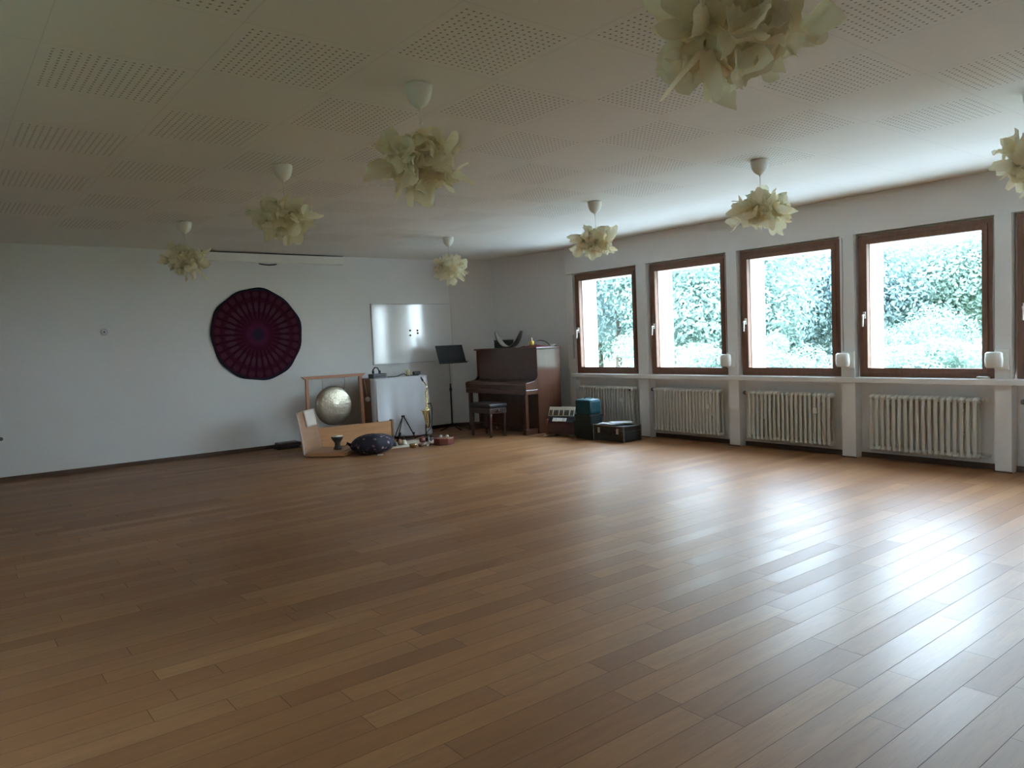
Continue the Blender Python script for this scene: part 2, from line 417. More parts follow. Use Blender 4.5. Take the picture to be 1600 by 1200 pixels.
# baseboards
struct('baseboard_back', MB().bb(XL, 6.70, YB-.018, YB-.0005, 0, .05), M['baseboard'], .003)
w = MB()
for (x0, y0), (x1, y1) in zip(CP[:-1], CP[1:]):
    d = Vector((x1-x0, y1-y0, 0)); n = Vector((-d.y, d.x, 0)).normalized()*-1
    if n.x > 0: n = -n
    c = Vector(((x0+x1)/2, (y0+y1)/2, .025)) + n*.010
    w.box(c, (d.length-.02, .018, .05), math.atan2(d.y, d.x))
struct('baseboard_corner', w, M['baseboard'])
w = MB()
for k in range(len(piers)-1):
    a0 = piers[k+1][1]-.028; b0 = piers[k][0]+.028 if k else 8.03
    w.bb(7.582, 7.5995, a0, b0, 0, .05)
for k, (a, b) in enumerate(piers[1:-1]):
    w.bb(XP-.012, XP-.0005, a+.02, b-.02, 0, .012)
struct('baseboard_right', w, M['baseboard'])
struct('baseboard_left', MB().bb(XL+.0005, XL+.018, YR, YB-.03, 0, .05), M['baseboard'])
struct('baseboard_rear', MB().bb(XL+.03, 7.4, YR+.0005, YR+.018, 0, .05), M['baseboard'])

def window(idx, a, b, x0=7.505, x1=7.572, zb=ZB, zt=ZT, handle=True, flip=1):
    f = .045
    o = struct('window_%d' % idx, MB().bb(x0+.012, x1, a, b, zb, zb+f).bb(x0+.012, x1, a, b, zt-f, zt).bb(x0+.012, x1, a, a+f, zb+f, zt-f).bb(x0+.012, x1, b-f, b, zb+f, zt-f), M['frame'], .004)
    g = f-.004; e = FR
    s_ = MB().bb(x0, x1-.014, a+g, b-g, zb+g, zb+e).bb(x0, x1-.014, a+g, b-g, zt-e, zt-g).bb(x0, x1-.014, a+g, a+e, zb+e, zt-e).bb(x0, x1-.014, b-e, b-g, zb+e, zt-e)
    s_ = obj('window_sash', s_, M['frame'], o, .004)
    obj('glass_pane', MB().bb(x0+.030, x0+.036, a+e-.004, b-e+.004, zb+e-.004, zt-e+.004), M['glass'], o)
    if handle:
        y = b-.062; z = 1.46; x = x0
        h = MB().bb(x-.010, x, y-.013, y+.013, z-.035, z+.035)
        h.tube([(x-.008, y, z), (x-.045, y, z)], .008)
        h.tube([(x-.045, y, z+.004), (x-.047, y-.004, z-.03), (x-.047, y, z-.115)], [.0095, .009, .008])
        obj('window_handle', h, M['plastic'], o, .001)
    return o
for i, (a, b) in enumerate(WINS): window(i+1, a, b)
for i, (a, b) in enumerate(LW): window(i+8, a+.002, b-.002, XL-.16, XL-.09, .902, 2.258, handle=False)

# ------------------------------------------------------------------ shutter strap winders
wl = ['white shutter strap winder box on the pier right of the second window from the corner',
      'white shutter strap winder box on the pier between the two widest-looking windows',
      'white shutter strap winder box on the pier at the right edge of the photo']
wl[1] = 'white shutter strap winder box on the pier between third and fourth window from the corner'
for k, (y, zc) in enumerate(((5.300, 1.015), (3.875, 1.012), (2.495, 1.005))):
    t = thing('shutter_strap_winder', wl[k], 'strap winder', (XP, y, zc), 0, 'shutter strap winders on the window piers')
    b_ = MB()
    b_.bb(-.018, -.0005, -.052, .062, -.088, .088)
    obj('mounting_plate', b_, M['plastic'], t, .004)
    c_ = MB(); c_.lathe([(0, -.062), (.055, -.062), (.070, -.050), (.074, 0), (.070, .050), (.055, .062), (0, .062)], (0, 0, 0), 20)
    for i, v in enumerate(c_.v): c_.v[i] = (-.055 + min(v[0], .04)*.55, .052 + v[1]*1.0, v[2]*1.15)
    obj('winder_housing', c_, M['plastic'], t, 0)
    s_ = MB().tube([(-.004, .068, .088), (-.006, .072, .5), (-.002, .066, .9), (.0, .070, 1.245)], .0045, 6)
    obj('strap', s_, M['strap'], t, label='grey woven strap')
t = thing('shutter_strap', 'thin pale strap and guide hanging left of the window nearest the corner', 'strap', (7.485, 7.955+.07, 0))
obj('strap', MB().bb(-.003, .0, -.009, .009, 1.07, 2.275), M['plastic'], t)
obj('tension_clip', MB().bb(-.010, .002, -.014, .014, 1.05, 1.40), M['strap'], t, .003)
obj('cream_box', MB().bb(7.445, 7.497, 2.60, 2.70, .8325, .855), M['plastic'], None, .004)
tag(bpy.data.objects['cream_box'], 'small flat cream plastic box on the window sill below the right strap winder', 'box')

# ------------------------------------------------------------------ radiators
def radiator(y0, y1, n, label, valve_far=True, knob=False, meter=None, side_pipes=False):
    t = thing('radiator', label, 'radiator', (7.503, (y0+y1)/2, 0), 0, 'column radiators under the windows')
    pitch = (y1-y0)/n; z0, z1 = .085, .665
    me = MB()
    for x in (-.048, .048):
        q = MB().tube([(0, 0, z0+.03), (0, 0, z1-.03)], .01, 10, caps=False)
        me.add([(v[0]*.9+x, v[1]*1.75, v[2]) for v in q.v], q.f, True)
    for z in (z0+.032, z1-.032):
        pr = [(0, -.5*pitch), (.018, -.5*pitch+.0005), (.026, -.25*pitch), (.028, 0), (.026, .25*pitch), (.018, .5*pitch-.0005), (0, .5*pitch)]
        q = MB().lathe(pr, (0, 0, 0), 14, 'Y')
        q.v = [(v[0]*2.25, v[1], v[2]*1.1 + z) for v in q.v]
        me.add(q.v, q.f, True)
    sec = me.mesh('section', M['radiator'])
    for i in range(n):
        s_ = obj('section', sec, None, t); s_.location = (0, -(y1-y0)/2 + pitch*(i+.5), 0)
    hy = (y1-y0)/2
    vs_ = (1 if valve_far else -1)
    for z in (z1-.032, z0+.032):
        p = MB()
        p.tube([(0, vs_*hy, z), (0, vs_*(hy+.045), z), (.04, vs_*(hy+.05), z), (.094, vs_*(hy+.05), z)], .009, 8)
        p.lathe([(0, -.012), (.017, -.012), (.017, .012), (0, .012)], (0, vs_*(hy+.03), z), 10, 'Y')
        obj('pipe', p, M['radiator'], t)
    if knob:
        k_ = MB().lathe([(0, -.0), (.030, .0), (.032, .018), (.024, .03), (0, .03)], (0, 0, 0), 16, 'X')
        k_.v = [(-v[0]-.066, v[1]-hy+.015, v[2]+z1-.04) for v in k_.v]
        obj('thermostat_ring', k_, M['plastic'], t)
        k2 = MB().lathe([(0, 0), (.014, 0), (.014, .006), (0, .006)], (0, 0, 0), 12, 'X'); k2.v = [(-v[0]-.0965, v[1]-hy+.015, v[2]+z1-.04) for v in k2.v]
        obj('knob', k2, M['black'], t, label='black knob centre')
    else:
        k_ = MB().lathe([(0, 0), (.02, 0), (.024, .02), (.02, .05), (0, .05)], (0, 0, 0), 14, 'Y')
        k_.v = [(v[0], vs_*(hy+.048+v[1]*.55), v[2]+z1-.032) for v in k_.v]
        obj('valve', k_, M['greymetal' if valve_far else 'radiator'], t)
    if meter:
        my, mz = meter
        obj('heat_meter', MB().bb(-.078, -.060, my-.02, my+.02, mz-.03, mz+.03), M['plastic'], t, .003, label='white heat cost meter')
    for yy in (-hy*.7, hy*.7):
        for zz in (.30, .52): obj('wall_bracket', MB().bb(.0, .094, yy-.01, yy+.01, zz, zz+.03), M['radiator'], t)
    return t
radiator(6.865, 7.925, 20, 'cream column radiator under the window nearest the corner, behind teal case', True, True, (-.32, .48))
radiator(5.490, 6.505, 20, 'cream column radiator under the second window from the corner', True, False, (-.36, .46))
radiator(4.085, 5.100, 19, 'cream column radiator under the third window from the corner, white meter near its right end', True, False, (-.34, .47))
radiator(2.690, 3.690, 18, 'cream column radiator rightmost of those fully in view, valves on its right end', False)
radiator(1.330, 2.290, 18, 'cream column radiator beyond the rightmost pier, at the photo edge', True)

# ------------------------------------------------------------------ pendant lamps
def shade_mesh(seed):
    rnd = random.Random(seed); mb = MB()
    def sheet(c, nrm, size, curl, sd):
        nrm = nrm.normalized(); a = nrm.orthogonal().normalized(); b = nrm.cross(a)
        ang = rnd.random()*PI; a, b = a*math.cos(ang)+b*math.sin(ang), b*math.cos(ang)-a*math.sin(ang)
        off = Vector((sd*3.1, sd*1.7, sd*.9)); K = 9
        rad = [size*(.55+.95*rnd.random()) for _ in range(8)]
        def fn(u, v):
            x = (u-.5)*2; y = (v-.5)*2
            th = math.atan2(y, x); rr = min(1, math.hypot(x, y)) if max(abs(x), abs(y)) > 0 else 0
            q = (th/(2*PI)*8) % 8; i0 = int(q) % 8; fr_ = q-int(q)
            lim = rad[i0]*(1-fr_) + rad[(i0+1) % 8]*fr_
            m_ = max(abs(x), abs(y)); h_ = math.hypot(x, y) or 1
            R_ = m_*lim
            px, py = x/h_*R_, y/h_*R_
            w_ = noise.noise(Vector((px*18, py*18, 0))+off)*.040 + abs(noise.noise(Vector((px*38, py*38, 2))+off))*.030
            bend = curl*R_*R_/size
            return c + a*px + b*py + nrm*(w_ + bend)
        mb.grid(fn, K, K, True)
    N = 84
    for i in range(N):
        z = 1-2*(i+.5)/N; ph = i*2.39996+seed
        d = Vector((math.sqrt(1-z*z)*math.cos(ph), math.sqrt(1-z*z)*math.sin(ph), z))
        d += Vector((rnd.uniform(-.25, .25),)*1 + (rnd.uniform(-.25, .25), rnd.uniform(-.25, .25)))
        R_ = rnd.uniform(.080, .150)
        c = Vector((d.x*R_*1.12, d.y*R_*1.12, d.z*R_*.72))
        tilt = Vector((rnd.uniform(-1.3, 1.3), rnd.uniform(-1.3, 1.3), rnd.uniform(-1.2, 1.2)))
        sheet(c, d+tilt, rnd.uniform(.040, .064), rnd.uniform(-1.2, 1.6), i+seed*7)
    return mb.mesh('shade', M['paper'])
shades = [shade_mesh(s_) for s_ in (3, 11, 27)]
def canopy_mesh():
    return MB().lathe([(.0685, 0), (.069, -.012), (.066, -.040), (.057, -.070), (.041, -.095), (.020, -.110), (.007, -.116), (.0065, -.128), (0, -.128)], (0, 0, 0), 28).mesh('canopy', M['plastic'])
cme = canopy_mesh()
lamps = [
 (2.06, 1.43, 1.12, 'crumpled cream paper pendant lamp cut by the top edge, largest and nearest'),
 (2.08, 3.32, 1.0, 'crumpled cream paper pendant lamp, second largest, left of the nearest one'),
 (2.115, 5.25, 1.0, 'crumpled cream paper pendant lamp hanging above and right of the round tapestry'),
 (2.154, 7.956, .95, 'crumpled cream paper pendant lamp overlapping the left end of the projection screen case'),
 (5.264, 7.876, .95, 'crumpled cream paper pendant lamp nearest the corner, above the whiteboard and music stand'),
 (5.251, 5.263, .97, 'crumpled cream paper pendant lamp hanging in front of the shutter box left end'),
 (5.205, 3.40, 1.0, 'crumpled cream paper pendant lamp backlit above the third window from the corner'),
 (5.20, 1.56, 1.0, 'crumpled cream paper pendant lamp cut by the right edge of the photo')]
for i, (x, y, s_, lab) in enumerate(lamps):
    t = thing('pendant_lamp', lab, 'lamp', (x, y, H-.001), 0, 'crumpled paper pendant lamps')
    obj('canopy', cme, None, t)
    obj('cord', MB().tube([(0, 0, -.125), (.001, 0, -.25), (0, 0, -.34)], .0028, 6), M['plastic'], t)
    sh = obj('shade', shades[i % 3], None, t); sh.location = (0, 0, -.385); sh.rotation_euler = (0, 0, i*1.3+.4); sh.scale = (s_, s_, s_)
    b_ = MB().lathe([(0, .05), (.018, .05), (.019, .0), (.030, -.03), (.033, -.055), (.024, -.082), (0, -.092)], (0, 0, -.37), 16)
    obj('bulb', b_, M['plastic'], t)

# ------------------------------------------------------------------ on the back wall
cx, cz = 3.585, 1.572
def disc(u, v):
    r = u*.622; a = v*2*PI
    edge = 1 + .012*math.sin(a*5+1) + .010*math.sin(a*11)
    if u > .98: r *= edge
    drop = 0
    y = -.012 - .010*u*noise.noise(Vector((math.cos(a)*2, math.sin(a)*2, u*2))) - .006*math.sin(a*7)*u*u
    return Vector((r*math.sin(a), y, r*math.cos(a)*(1.005)))
mb = MB(); mb.grid(disc, 14, 72)
ta = obj('wall_tapestry', mb, M['mandala'], None, solid=.003); ta.location = (cx, YB-.008, cz)
tag(ta, 'large round dark plum tapestry with radial mandala pattern on the white wall', 'tapestry')

t = thing('projection_screen', 'long white roll-up projection screen case fixed along the top of the wall', 'projector screen', (3.86, YB, 2.60))
obj('case', MB().bb(-1.0, 1.0, -.105, -.001, -.062, .052), M['plastic'], t, .012)
obj('gap_shade_strip', MB().bb(-1.0, 1.0, -.09, -.001, .054, .062), M['black'], t, label='dark strip painted as the shaded gap above the case')  # black strip paints the shade in the gap over the case
obj('pull_bar', MB().bb(-.97, .97, -.060, -.040, -.072, -.0625), M['plastic'], t)
obj('pull_grip', MB().tube([(-.215, -.05, -.073), (-.17, -.055, -.085), (-.09, -.055, -.092), (0, -.055, -.085), (.03, -.05, -.073)], .010, 8), M['greymetal'], t, label='dark grip')

t = thing('whiteboard', 'glossy white magnetic board on the wall near the corner', 'whiteboard', (6.02, YB, 1.525))
obj('writing_surface', MB().bb(-.705, .705, -.018, -.001, -.445, .445), M['board'], t)
fr_ = MB().bb(-.72, -.705, -.024, -.001, -.46, .46).bb(.705, .72, -.024, -.001, -.46, .46).bb(-.705, .705, -.024, -.001, .445, .46).bb(-.705, .705, -.024, -.001, -.46, -.445)
obj('board_frame', fr_, mat('pale_board_frame', (.60, .60, .60), .4), t, .002)
ml = ['upper left', 'lower left', 'upper right', 'lower right']
for k, (x, z) in enumerate(((5.958, 1.569), (5.957, 1.495), (6.090, 1.566), (6.093, 1.525))):
    o = obj('magnet', MB().lathe([(0, 0), (.015, 0), (.015, -.008), (.012, -.010), (0, -.010)], (0, 0, 0), 14, 'Y'), M['black']); o.location = (x, YB-.0182, z)
    tag(o, 'small round black magnet on the whiteboard, %s of the four' % ml[k], 'magnet', 'magnets on the whiteboard')

t = thing('wall_hook_plate', 'small round white plate with dark centre on the bare left wall area', 'wall plate', (1.735, YB, 1.652))
obj('plate', MB().lathe([(0, -.012), (.032, -.010), (.040, -.001), (0, -.001)], (0, 0, 0), 20, 'Y'), mat('pale_grey_plate', (.62, .63, .66), .5), t)
obj('hook', MB().lathe([(0, -.022), (.008, -.022), (.010, -.011), (0, -.011)], (0, 0, 0), 10, 'Y'), M['greymetal'], t)
t = thing('wall_socket', 'white wall socket low on the wall at the left photo edge', 'socket', (.628, YB, .482))
obj('cover', MB().bb(-.035, .035, -.010, -.0005, -.04, .04), M['plastic'], t, .004)
obj('socket_well', MB().lathe([(0, -.0115), (.020, -.0115), (.021, -.0101), (0, -.0101)], (0, 0, 0), 18, 'Y'), M['greymetal'], t)

# ------------------------------------------------------------------ gong and its stand
t = thing('gong_stand', 'reddish wooden frame stand holding the gong beside the cloth-covered cabinet', 'gong stand', (4.455, 9.66, 0))
for s_ in (-1, 1):
    po = MB().box((s_*.405, 0, .49), (.042, .042, .92), R=Matrix.Rotation(-s_*.022, 3, 'Y'))
    obj('post', po, M['gongwood'], t, .004)
    obj('foot', MB().bb(s_*.395-.025, s_*.395+.025, -.19, .19, .0, .042), M['gongwood'], t, .006)
v_ = [(-.475, -.03, .955), (.475, -.03, .955), (.475, .03, .955), (-.475, .03, .955), (-.425, -.03, .915), (.425, -.03, .915), (.425, .03, .915), (-.425, .03, .915)]
cb = MB().add([(x, y, z+.02) for x, y, z in v_], [(0,1,2,3),(4,7,6,5),(0,4,5,1),(1,5,6,2),(2,6,7,3),(3,7,4,0)])
obj('crossbar', cb, M['gongwood'], t, .003)
obj('lower_rail', MB().bb(-.38, .38, -.014, .014, .10, .14), M['gongwood'], t, .003)
t = thing('gong', 'round hammered bronze gong hanging in the wooden frame', 'gong', (4.445, 9.655, .548))
pr_ = [(0, -.026), (.02, -.0255), (.04, -.0235), (.06, -.0205), (.09, -.018), (.19, -.008), (.245, .002), (.265, .012), (.272, .030), (.276, .048), (.271, .048), (.266, .034), (.259, .018), (.24, .010), (.10, -.010), (.04, -.016), (0, -.018)]
obj('gong_disc', MB().lathe(pr_, (0, 0, 0), 56, 'Y'), M['gong'], t)
for s_ in (-1, 1): obj('hanging_cord', MB().tube([(s_*.16, .03, .21), (s_*.165, .0, .30), (s_*.17, 0, .3855)], .003, 6), M['strap'], t)
t = thing('gong_mallet', 'gong mallet with round cream felt head hanging on the right stand post', 'mallet', (4.905, 9.62, .60))
obj('mallet_head', MB().lathe([(0, -.036), (.02, -.033), (.034, -.018), (.038, 0), (.034, .018), (.02, .033), (0, .036)], (0.03, 0, -.0), 16), M['cushion'], t)
obj('handle', MB().tube([(.028, 0, .030), (.0, .0, .16), (-.018, .0, .30)], .007, 8), M['beech'], t)

# ------------------------------------------------------------------ cabinet, cloth and what stands on it
t = thing('cabinet', 'brown veneered cabinet half covered by a white cloth beside the gong', 'cabinet', (5.40, 9.72, 0))
obj('body', MB().bb(-.42, .42, -.24, .24, .05, .865), M['cabinet'], t, .004)
obj('plinth', MB().bb(-.40, .40, -.22, .22, 0, .0495), M['cabinet'], t)
obj('top_board', MB().bb(-.43, .43, -.25, .25, .8655, .885), M['cabinet'], t, .004)
obj('door', MB().bb(-.415, -.005, -.255, -.2405, .07, .85), M['cabinet'], t, .002)
obj('door', MB().bb(.005, .415, -.255, -.2405, .07, .85), M['cabinet'], t, .002)
# cloth : path round the top edge
def cloth():
    mb = MB()
    x0, x1, y0, y1, zt = -.435, .435, -.262, .20, .8885
    path = [(x0-.003, y0+.10), (x0-.004, y0+.03), (x0+.012, y0), (x1-.03, y0), (x1, y0+.03), (x1+.004, y1)]
    P_ = [Vector((a, b, 0)) for a, b in path]; seg = [(P_[i+1]-P_[i]).length for i in range(len(P_)-1)]; tot = sum(seg)
    def at(s_):
        d = s_*tot
        for i, L in enumerate(seg):
            if d <= L or i == len(seg)-1:
                q = P_[i].lerp(P_[i+1], min(1, d/L)); tg = (P_[i+1]-P_[i]).normalized(); return q, Vector((tg.y, -tg.x, 0)), d
            d -= L
    def fn(u, v):
        q, n_, _ = at(u)
        k = u*tot
        if 0 < u < 1:
            n_ = (at(max(0, u-.03))[1] + at(min(1, u+.03))[1]).normalized()
        bottom = .03 + .02*math.sin(k*5)
        if u > .72: bottom += .0
        z = zt - v*(zt-bottom)
        wv = (math.sin(k*13+.6)*.5+math.sin(k*27+2)*.22+math.sin(k*6)*.4)
        amp = .085*v**.8*(1.0 if k < .62 else .35 if k < .95 else 1.0)
        side = 0
        if k > 1.0: side = .085*math.sin(min(1, v*1.5)*PI/1.35)*min(1, (k-1.0)/.12)
        outl = .010 + .035*v + wv*amp + side
        if k < .12: outl = .006+.016*v + wv*amp*.3
        p = q + n_*max(.006, outl)
        if k < .12: p.y += (.10)*v*(1-k/.12)*-.6
        return Vector((p.x, p.y, z))
    mb.grid(fn, 150, 26)
    # top
    def top(u, v): return Vector((x0 + u*(x1-x0+.006), y0 + v*(y1-y0), zt+.001 + .002*noise.noise(Vector((u*6, v*5, 0)))))
    mb.grid(top, 10, 8)
    return mb
cl = obj('cloth_drape', cloth(), M['cloth'], None, solid=.003); cl.location = (5.40, 9.72, 0)
tag(cl, 'white cotton cloth draped over the top and front of the brown cabinet', 'cloth')
ZC = .8915
t = thing('equipment_box', 'dark grey flat equipment box on the left end of the white cloth', 'box', (5.075, 9.56, ZC+.002))
obj('casing', MB().bb(-.105, .105, -.08, .08, 0, .062), M['greymetal'], t, .006)
obj('button_strip', MB().bb(-.08, .08, -.0825, -.0805, .022, .036), M['black'], t)
o = obj('cable', MB().tube([(.02, 0, .004), (.10, -.04, .004), (.20, .01, .006), (.24, -.03, .030), (.285, -.02, .038), (.32, -.04, .006), (.36, -.03, .004), (.40, .01, .004)], .0065, 8), M['black']); o.location = (5.12, 9.56, ZC+.004)
o.location = (5.20, 9.54, ZC+.004)
tag(o, 'black cable looping across the white cloth', 'cable')
o = obj('headphones', MB().tube([(-.05, 0, .018), (-.055, 0, .05), (-.02, 0, .09), (.02, 0, .085), (.045, 0, .04), (.055, 0, .015)], .009, 8), M['black'], None); o.location = (5.06, 9.56, ZC+.065)
for s_ in (-1, 1): obj('ear_cup', MB().lathe([(0, -.01), (.022, -.008), (.024, .008), (0, .01)], (s_*.052, 0, .024), 12, 'X'), M['greymetal'], o)
tag(o, 'folded dark headphones lying on top of the grey equipment box', 'headphones')
t = thing('candle', 'thick cream pillar candle on the white cloth', 'candle', (5.585, 9.58, ZC+.001))
obj('wax', MB().lathe([(0, 0), (.030, 0), (.031, .09), (.026, .094), (.022, .088), (0, .086)], (0, 0, 0), 20), M['candle'], t)
obj('wick', MB().tube([(0, 0, .0855), (.001, 0, .096)], .0012, 5), M['black'], t)
t = thing('small_speaker', 'small black box lying right of the candle on the white cloth', 'speaker', (5.72, 9.56, ZC+.001))
obj('housing', MB().bb(-.055, .055, -.03, .03, .012, .060), M['black'], t, .006)
obj('base', MB().bb(-.09, .02, -.035, .035, 0, .0115), M['black'], t, .002)

# ------------------------------------------------------------------ saxophone and stand
t = thing('saxophone', 'brass alto saxophone standing upright in front of the white cloth', 'saxophone', (5.61, 9.17, 0), -2.1)
pts = []; rads = []
for k in range(14):
    f = k/13; pts.append((-.030+.012*f, .03, .70-.46*f)); rads.append(.012+.023*f)
for k in range(1, 9):
    a = PI*k/8; pts.append((-.018+.045*(1-math.cos(a)), .03-.008*(1-math.cos(a)), .24-.062*math.sin(a))); rads.append(.030+.004*k/8)
for k in range(1, 10):
    f = k/9; pts.append((.072+.022*f, .014-.020*f, .24+.185*f)); rads.append(.034+.012*f+.026*f**4)
obj('body', MB().tube(pts, rads, 18), M['brass'], t)
obj('neck', MB().tube([(-.030, .03, .70), (-.031, .028, .735), (-.038, .020, .765), (-.055, .0, .795), (-.075, -.02, .825)], [.011, .0105, .010, .009, .008], 12), M['brass'], t)
obj('mouthpiece', MB().tube([(-.073, -.018, .822), (-.088, -.032, .850), (-.105, -.048, .878)], [.012, .012, .006], 10), M['black'], t)
rnd = random.Random(4)
for k in range(13):
    f = k/12; x, y, z = -.030+.012*f, .03, .665-.40*f
    r0 = .013+.018*f; ang = -PI/2+rnd.uniform(-.7, .7)
    px, py = x+math.cos(ang)*(r0+.006), y+math.sin(ang)*(r0+.006)
    d = Vector((math.cos(ang), math.sin(ang), 0)); c = Vector((px, py, z))
    obj('key', MB().tube([c-d*.003, c+d*.003], .009+.009*f, 12), M['brass'], t)
for sx_ in (-.032, .020):
    obj('key_rod', MB().tube([(sx_-.01, .012, .66), (sx_+.002, .004, .28)], .0028, 6), M['brass'], t)
obj('key_guard', MB().box((.135, -.0, .30), (.008, .04, .06)), M['brass'], t, .003)
t = thing('saxophone_stand', 'black tripod stand holding the saxophone', 'instrument stand', (5.61, 9.17, 0), -2.1)
obj('pole', MB().tube([(.02, -.01, .07), (.02, -.01, .165)], .009, 8).tube([(.02, -.01, .02), (.02, -.01, .07)], .013, 8), M['black'], t)
obj('cradle', MB().tube([(-.055, -.01, .20), (-.045, -.01, .17), (.02, -.01, .162), (.09, -.01, .17), (.118, -.01, .205)], .007, 8), M['black'], t)
obj('yoke', MB().tube([(-.005, .075, .16), (-.005, .09, .42), (-.004, .075, .50)], .007, 8).tube([(-.065, .025, .50), (-.055, .068, .50), (0, .078, .50), (.035, .068, .50), (.045, .03, .50)], .008, 8).tube([(.02, -.01, .07), (-.005, .075, .16)], .006, 8), M['black'], t)
for a in (2.75, 5.9, 4.5): obj('leg', MB().tube([(.02, -.01, .062), (.02+.17*math.cos(a), -.01+.17*math.sin(a), .008)], [.008, .007], 8), M['black'], t)
for s_ in (-1, 1): obj('rest_pad', MB().tube([(.02+s_*.062, -.055, .41), (.02+s_*.072, -.02, .36)], [.010, .020], 8), M['blackfab'], t)

# ------------------------------------------------------------------ folding A-frame instrument stand
t = thing('folding_stand', 'black A-shaped folding instrument stand in front of the white cloth', 'instrument stand', (5.31, 9.28, 0), -.05)
obj('leg', MB().tube([(-.165, -.10, .008), (-.01, .02, .335)], .0085, 8), M['black'], t)
obj('leg', MB().tube([(.165, -.02, .008), (.01, .02, .335)], .0085, 8), M['black'], t)
obj('leg', MB().tube([(-.14, .07, .008), (-.008, .03, .325)], .007, 8), M['black'], t)
obj('foot_bar', MB().tube([(-.175, -.10, .012), (-.02, -.06, .012), (.15, -.02, .012)], .0075, 8), M['black'], t)
obj('hinge', MB().tube([(-.022, .022, .338), (.022, .022, .338)], .012, 10), M['black'], t)
obj('support_pad', MB().tube([(-.125, -.10, .05), (-.105, -.08, .12)], .014, 8), M['blackfab'], t)
obj('support_pad', MB().tube([(.115, -.045, .07), (.13, -.055, .10)], .014, 8), M['blackfab'], t)

# ------------------------------------------------------------------ music stand
t = thing('music_stand', 'black orchestral music stand with wide solid desk left of the piano', 'music stand', (6.42, 9.72, 0), 0)
R_ = Matrix.Rotation(-.36, 3, 'X')
dk = MB().box((.03, 0, 1.175), (.50, .004, .30), R=R_)
obj('desk', dk, M['black'], t, .001)
lip = MB().box(Vector((.03, 0, 1.175)) + R_ @ Vector((0, -.03, -.150)), (.50, .062, .004), R=R_)
obj('ledge', lip, M['black'], t)
obj('upper_pole', MB().tube([(.01, .02, .60), (.01, .02, 1.13)], .007, 8), mat('dull_chrome', (.45, .45, .42), .3, .8), t)
obj('lower_pole', MB().tube([(.01, .02, .06), (.01, .02, .72)], .0125, 10), M['black'], t)
obj('clamp', MB().tube([(.01, .02, .60), (.01, .02, .655)], .019, 10).tube([(.01, .02, .628), (-.025, .0, .628)], .007, 8), M['black'], t)
for a in (-.5, 3.3, 4.7): obj('leg', MB().tube([(.01, .02, .10), (.01+.12*math.cos(a), .02+.12*math.sin(a), .04), (.01+.24*math.cos(a), .02+.24*math.sin(a), .008)], .009, 8), M['black'], t)

# ------------------------------------------------------------------ piano
AP = math.radians(3.0)
t = thing('upright_piano', 'red-brown upright piano against the window-side wall', 'piano', (6.862, 8.14, 0), AP+PI/2)
# local: +x along the length (towards the corner), +y towards the player (room), origin at near front foot of body
L = 1.38; D = .46
obj('side_panel', MB().bb(0, .035, -D, 0, 0, 1.215), M['piano'], t, .004)
obj('side_panel', MB().bb(L-.035, L, -D, 0, 0, 1.215), M['piano'], t, .004)
obj('back_frame', MB().bb(.036, L-.036, -D, -D+.03, .05, 1.21), M['stool'], t)
obj('upper_panel', MB().bb(.036, L-.036, -.035, -.012, .76, 1.213), M['piano'], t, .002)
obj('lower_panel', MB().bb(.036, L-.036, -.045, -.022, .10, .62), M['piano'], t, .002)
obj('plinth', MB().bb(.036, L-.036, -.06, -.004, .0, .095), M['piano'], t, .003)
lid = obj('top_lid', MB().bb(-.025, L+.025, -D-.01, .028, 1.2165, 1.240), M['piano'], t, .006)
obj('key_bed', MB().bb(.0, L, .0005, .235, .575, .640), M['piano'], t, .005)
obj('keyboard_cover', MB().add([(.033, .0, .642), (.033, .222, .642), (.033, .226, .715), (.033, .19, .745), (.033, .0, .765), (L-.033, .0, .642), (L-.033, .222, .642), (L-.033, .226, .715), (L-.033, .19, .745), (L-.033, .0, .765)],
    [(0,1,2,3,4), (9,8,7,6,5), (1,6,7,2), (2,7,8,3), (3,8,9,4), (0,5,6,1), (0,4,9,5)]), M['piano'], t, .004)
for x0, x1 in ((0, .031), (L-.031, L)):
    prof = [(.0, .642), (.235, .642), (.240, .72), (.225, .742), (.12, .752), (.05, .768), (.015, .80), (.0, .84)]
    k = len(prof); V = [(x0, y, z) for y, z in prof] + [(x1, y, z) for y, z in prof]
    F = [tuple(range(k)), tuple(reversed(range(k, 2*k)))] + [(i, (i+1) % k, (i+1) % k + k, i+k) for i in range(k)]
    obj('key_cheek', MB().add(V, F), M['piano'], t, .003)
for x in (.035, L-.085):
    obj('leg', MB().bb(x, x+.05, .165, .220, .085, .574), M['piano'], t, .005)
    obj('toe_block', MB().bb(x-.01, x+.06, -.0, .235, .0, .084), M['piano'], t, .006)
for x in (.60, .70, .80): obj('pedal', MB().tube([(x, -.004, .05), (x, .05, .045), (x, .085, .042)], [.006, .009, .014], 8), M['brass'], t)
obj('music_desk', MB().bb(.25, L-.25, -.0115, -.004, .80, .812), M['piano'], t)

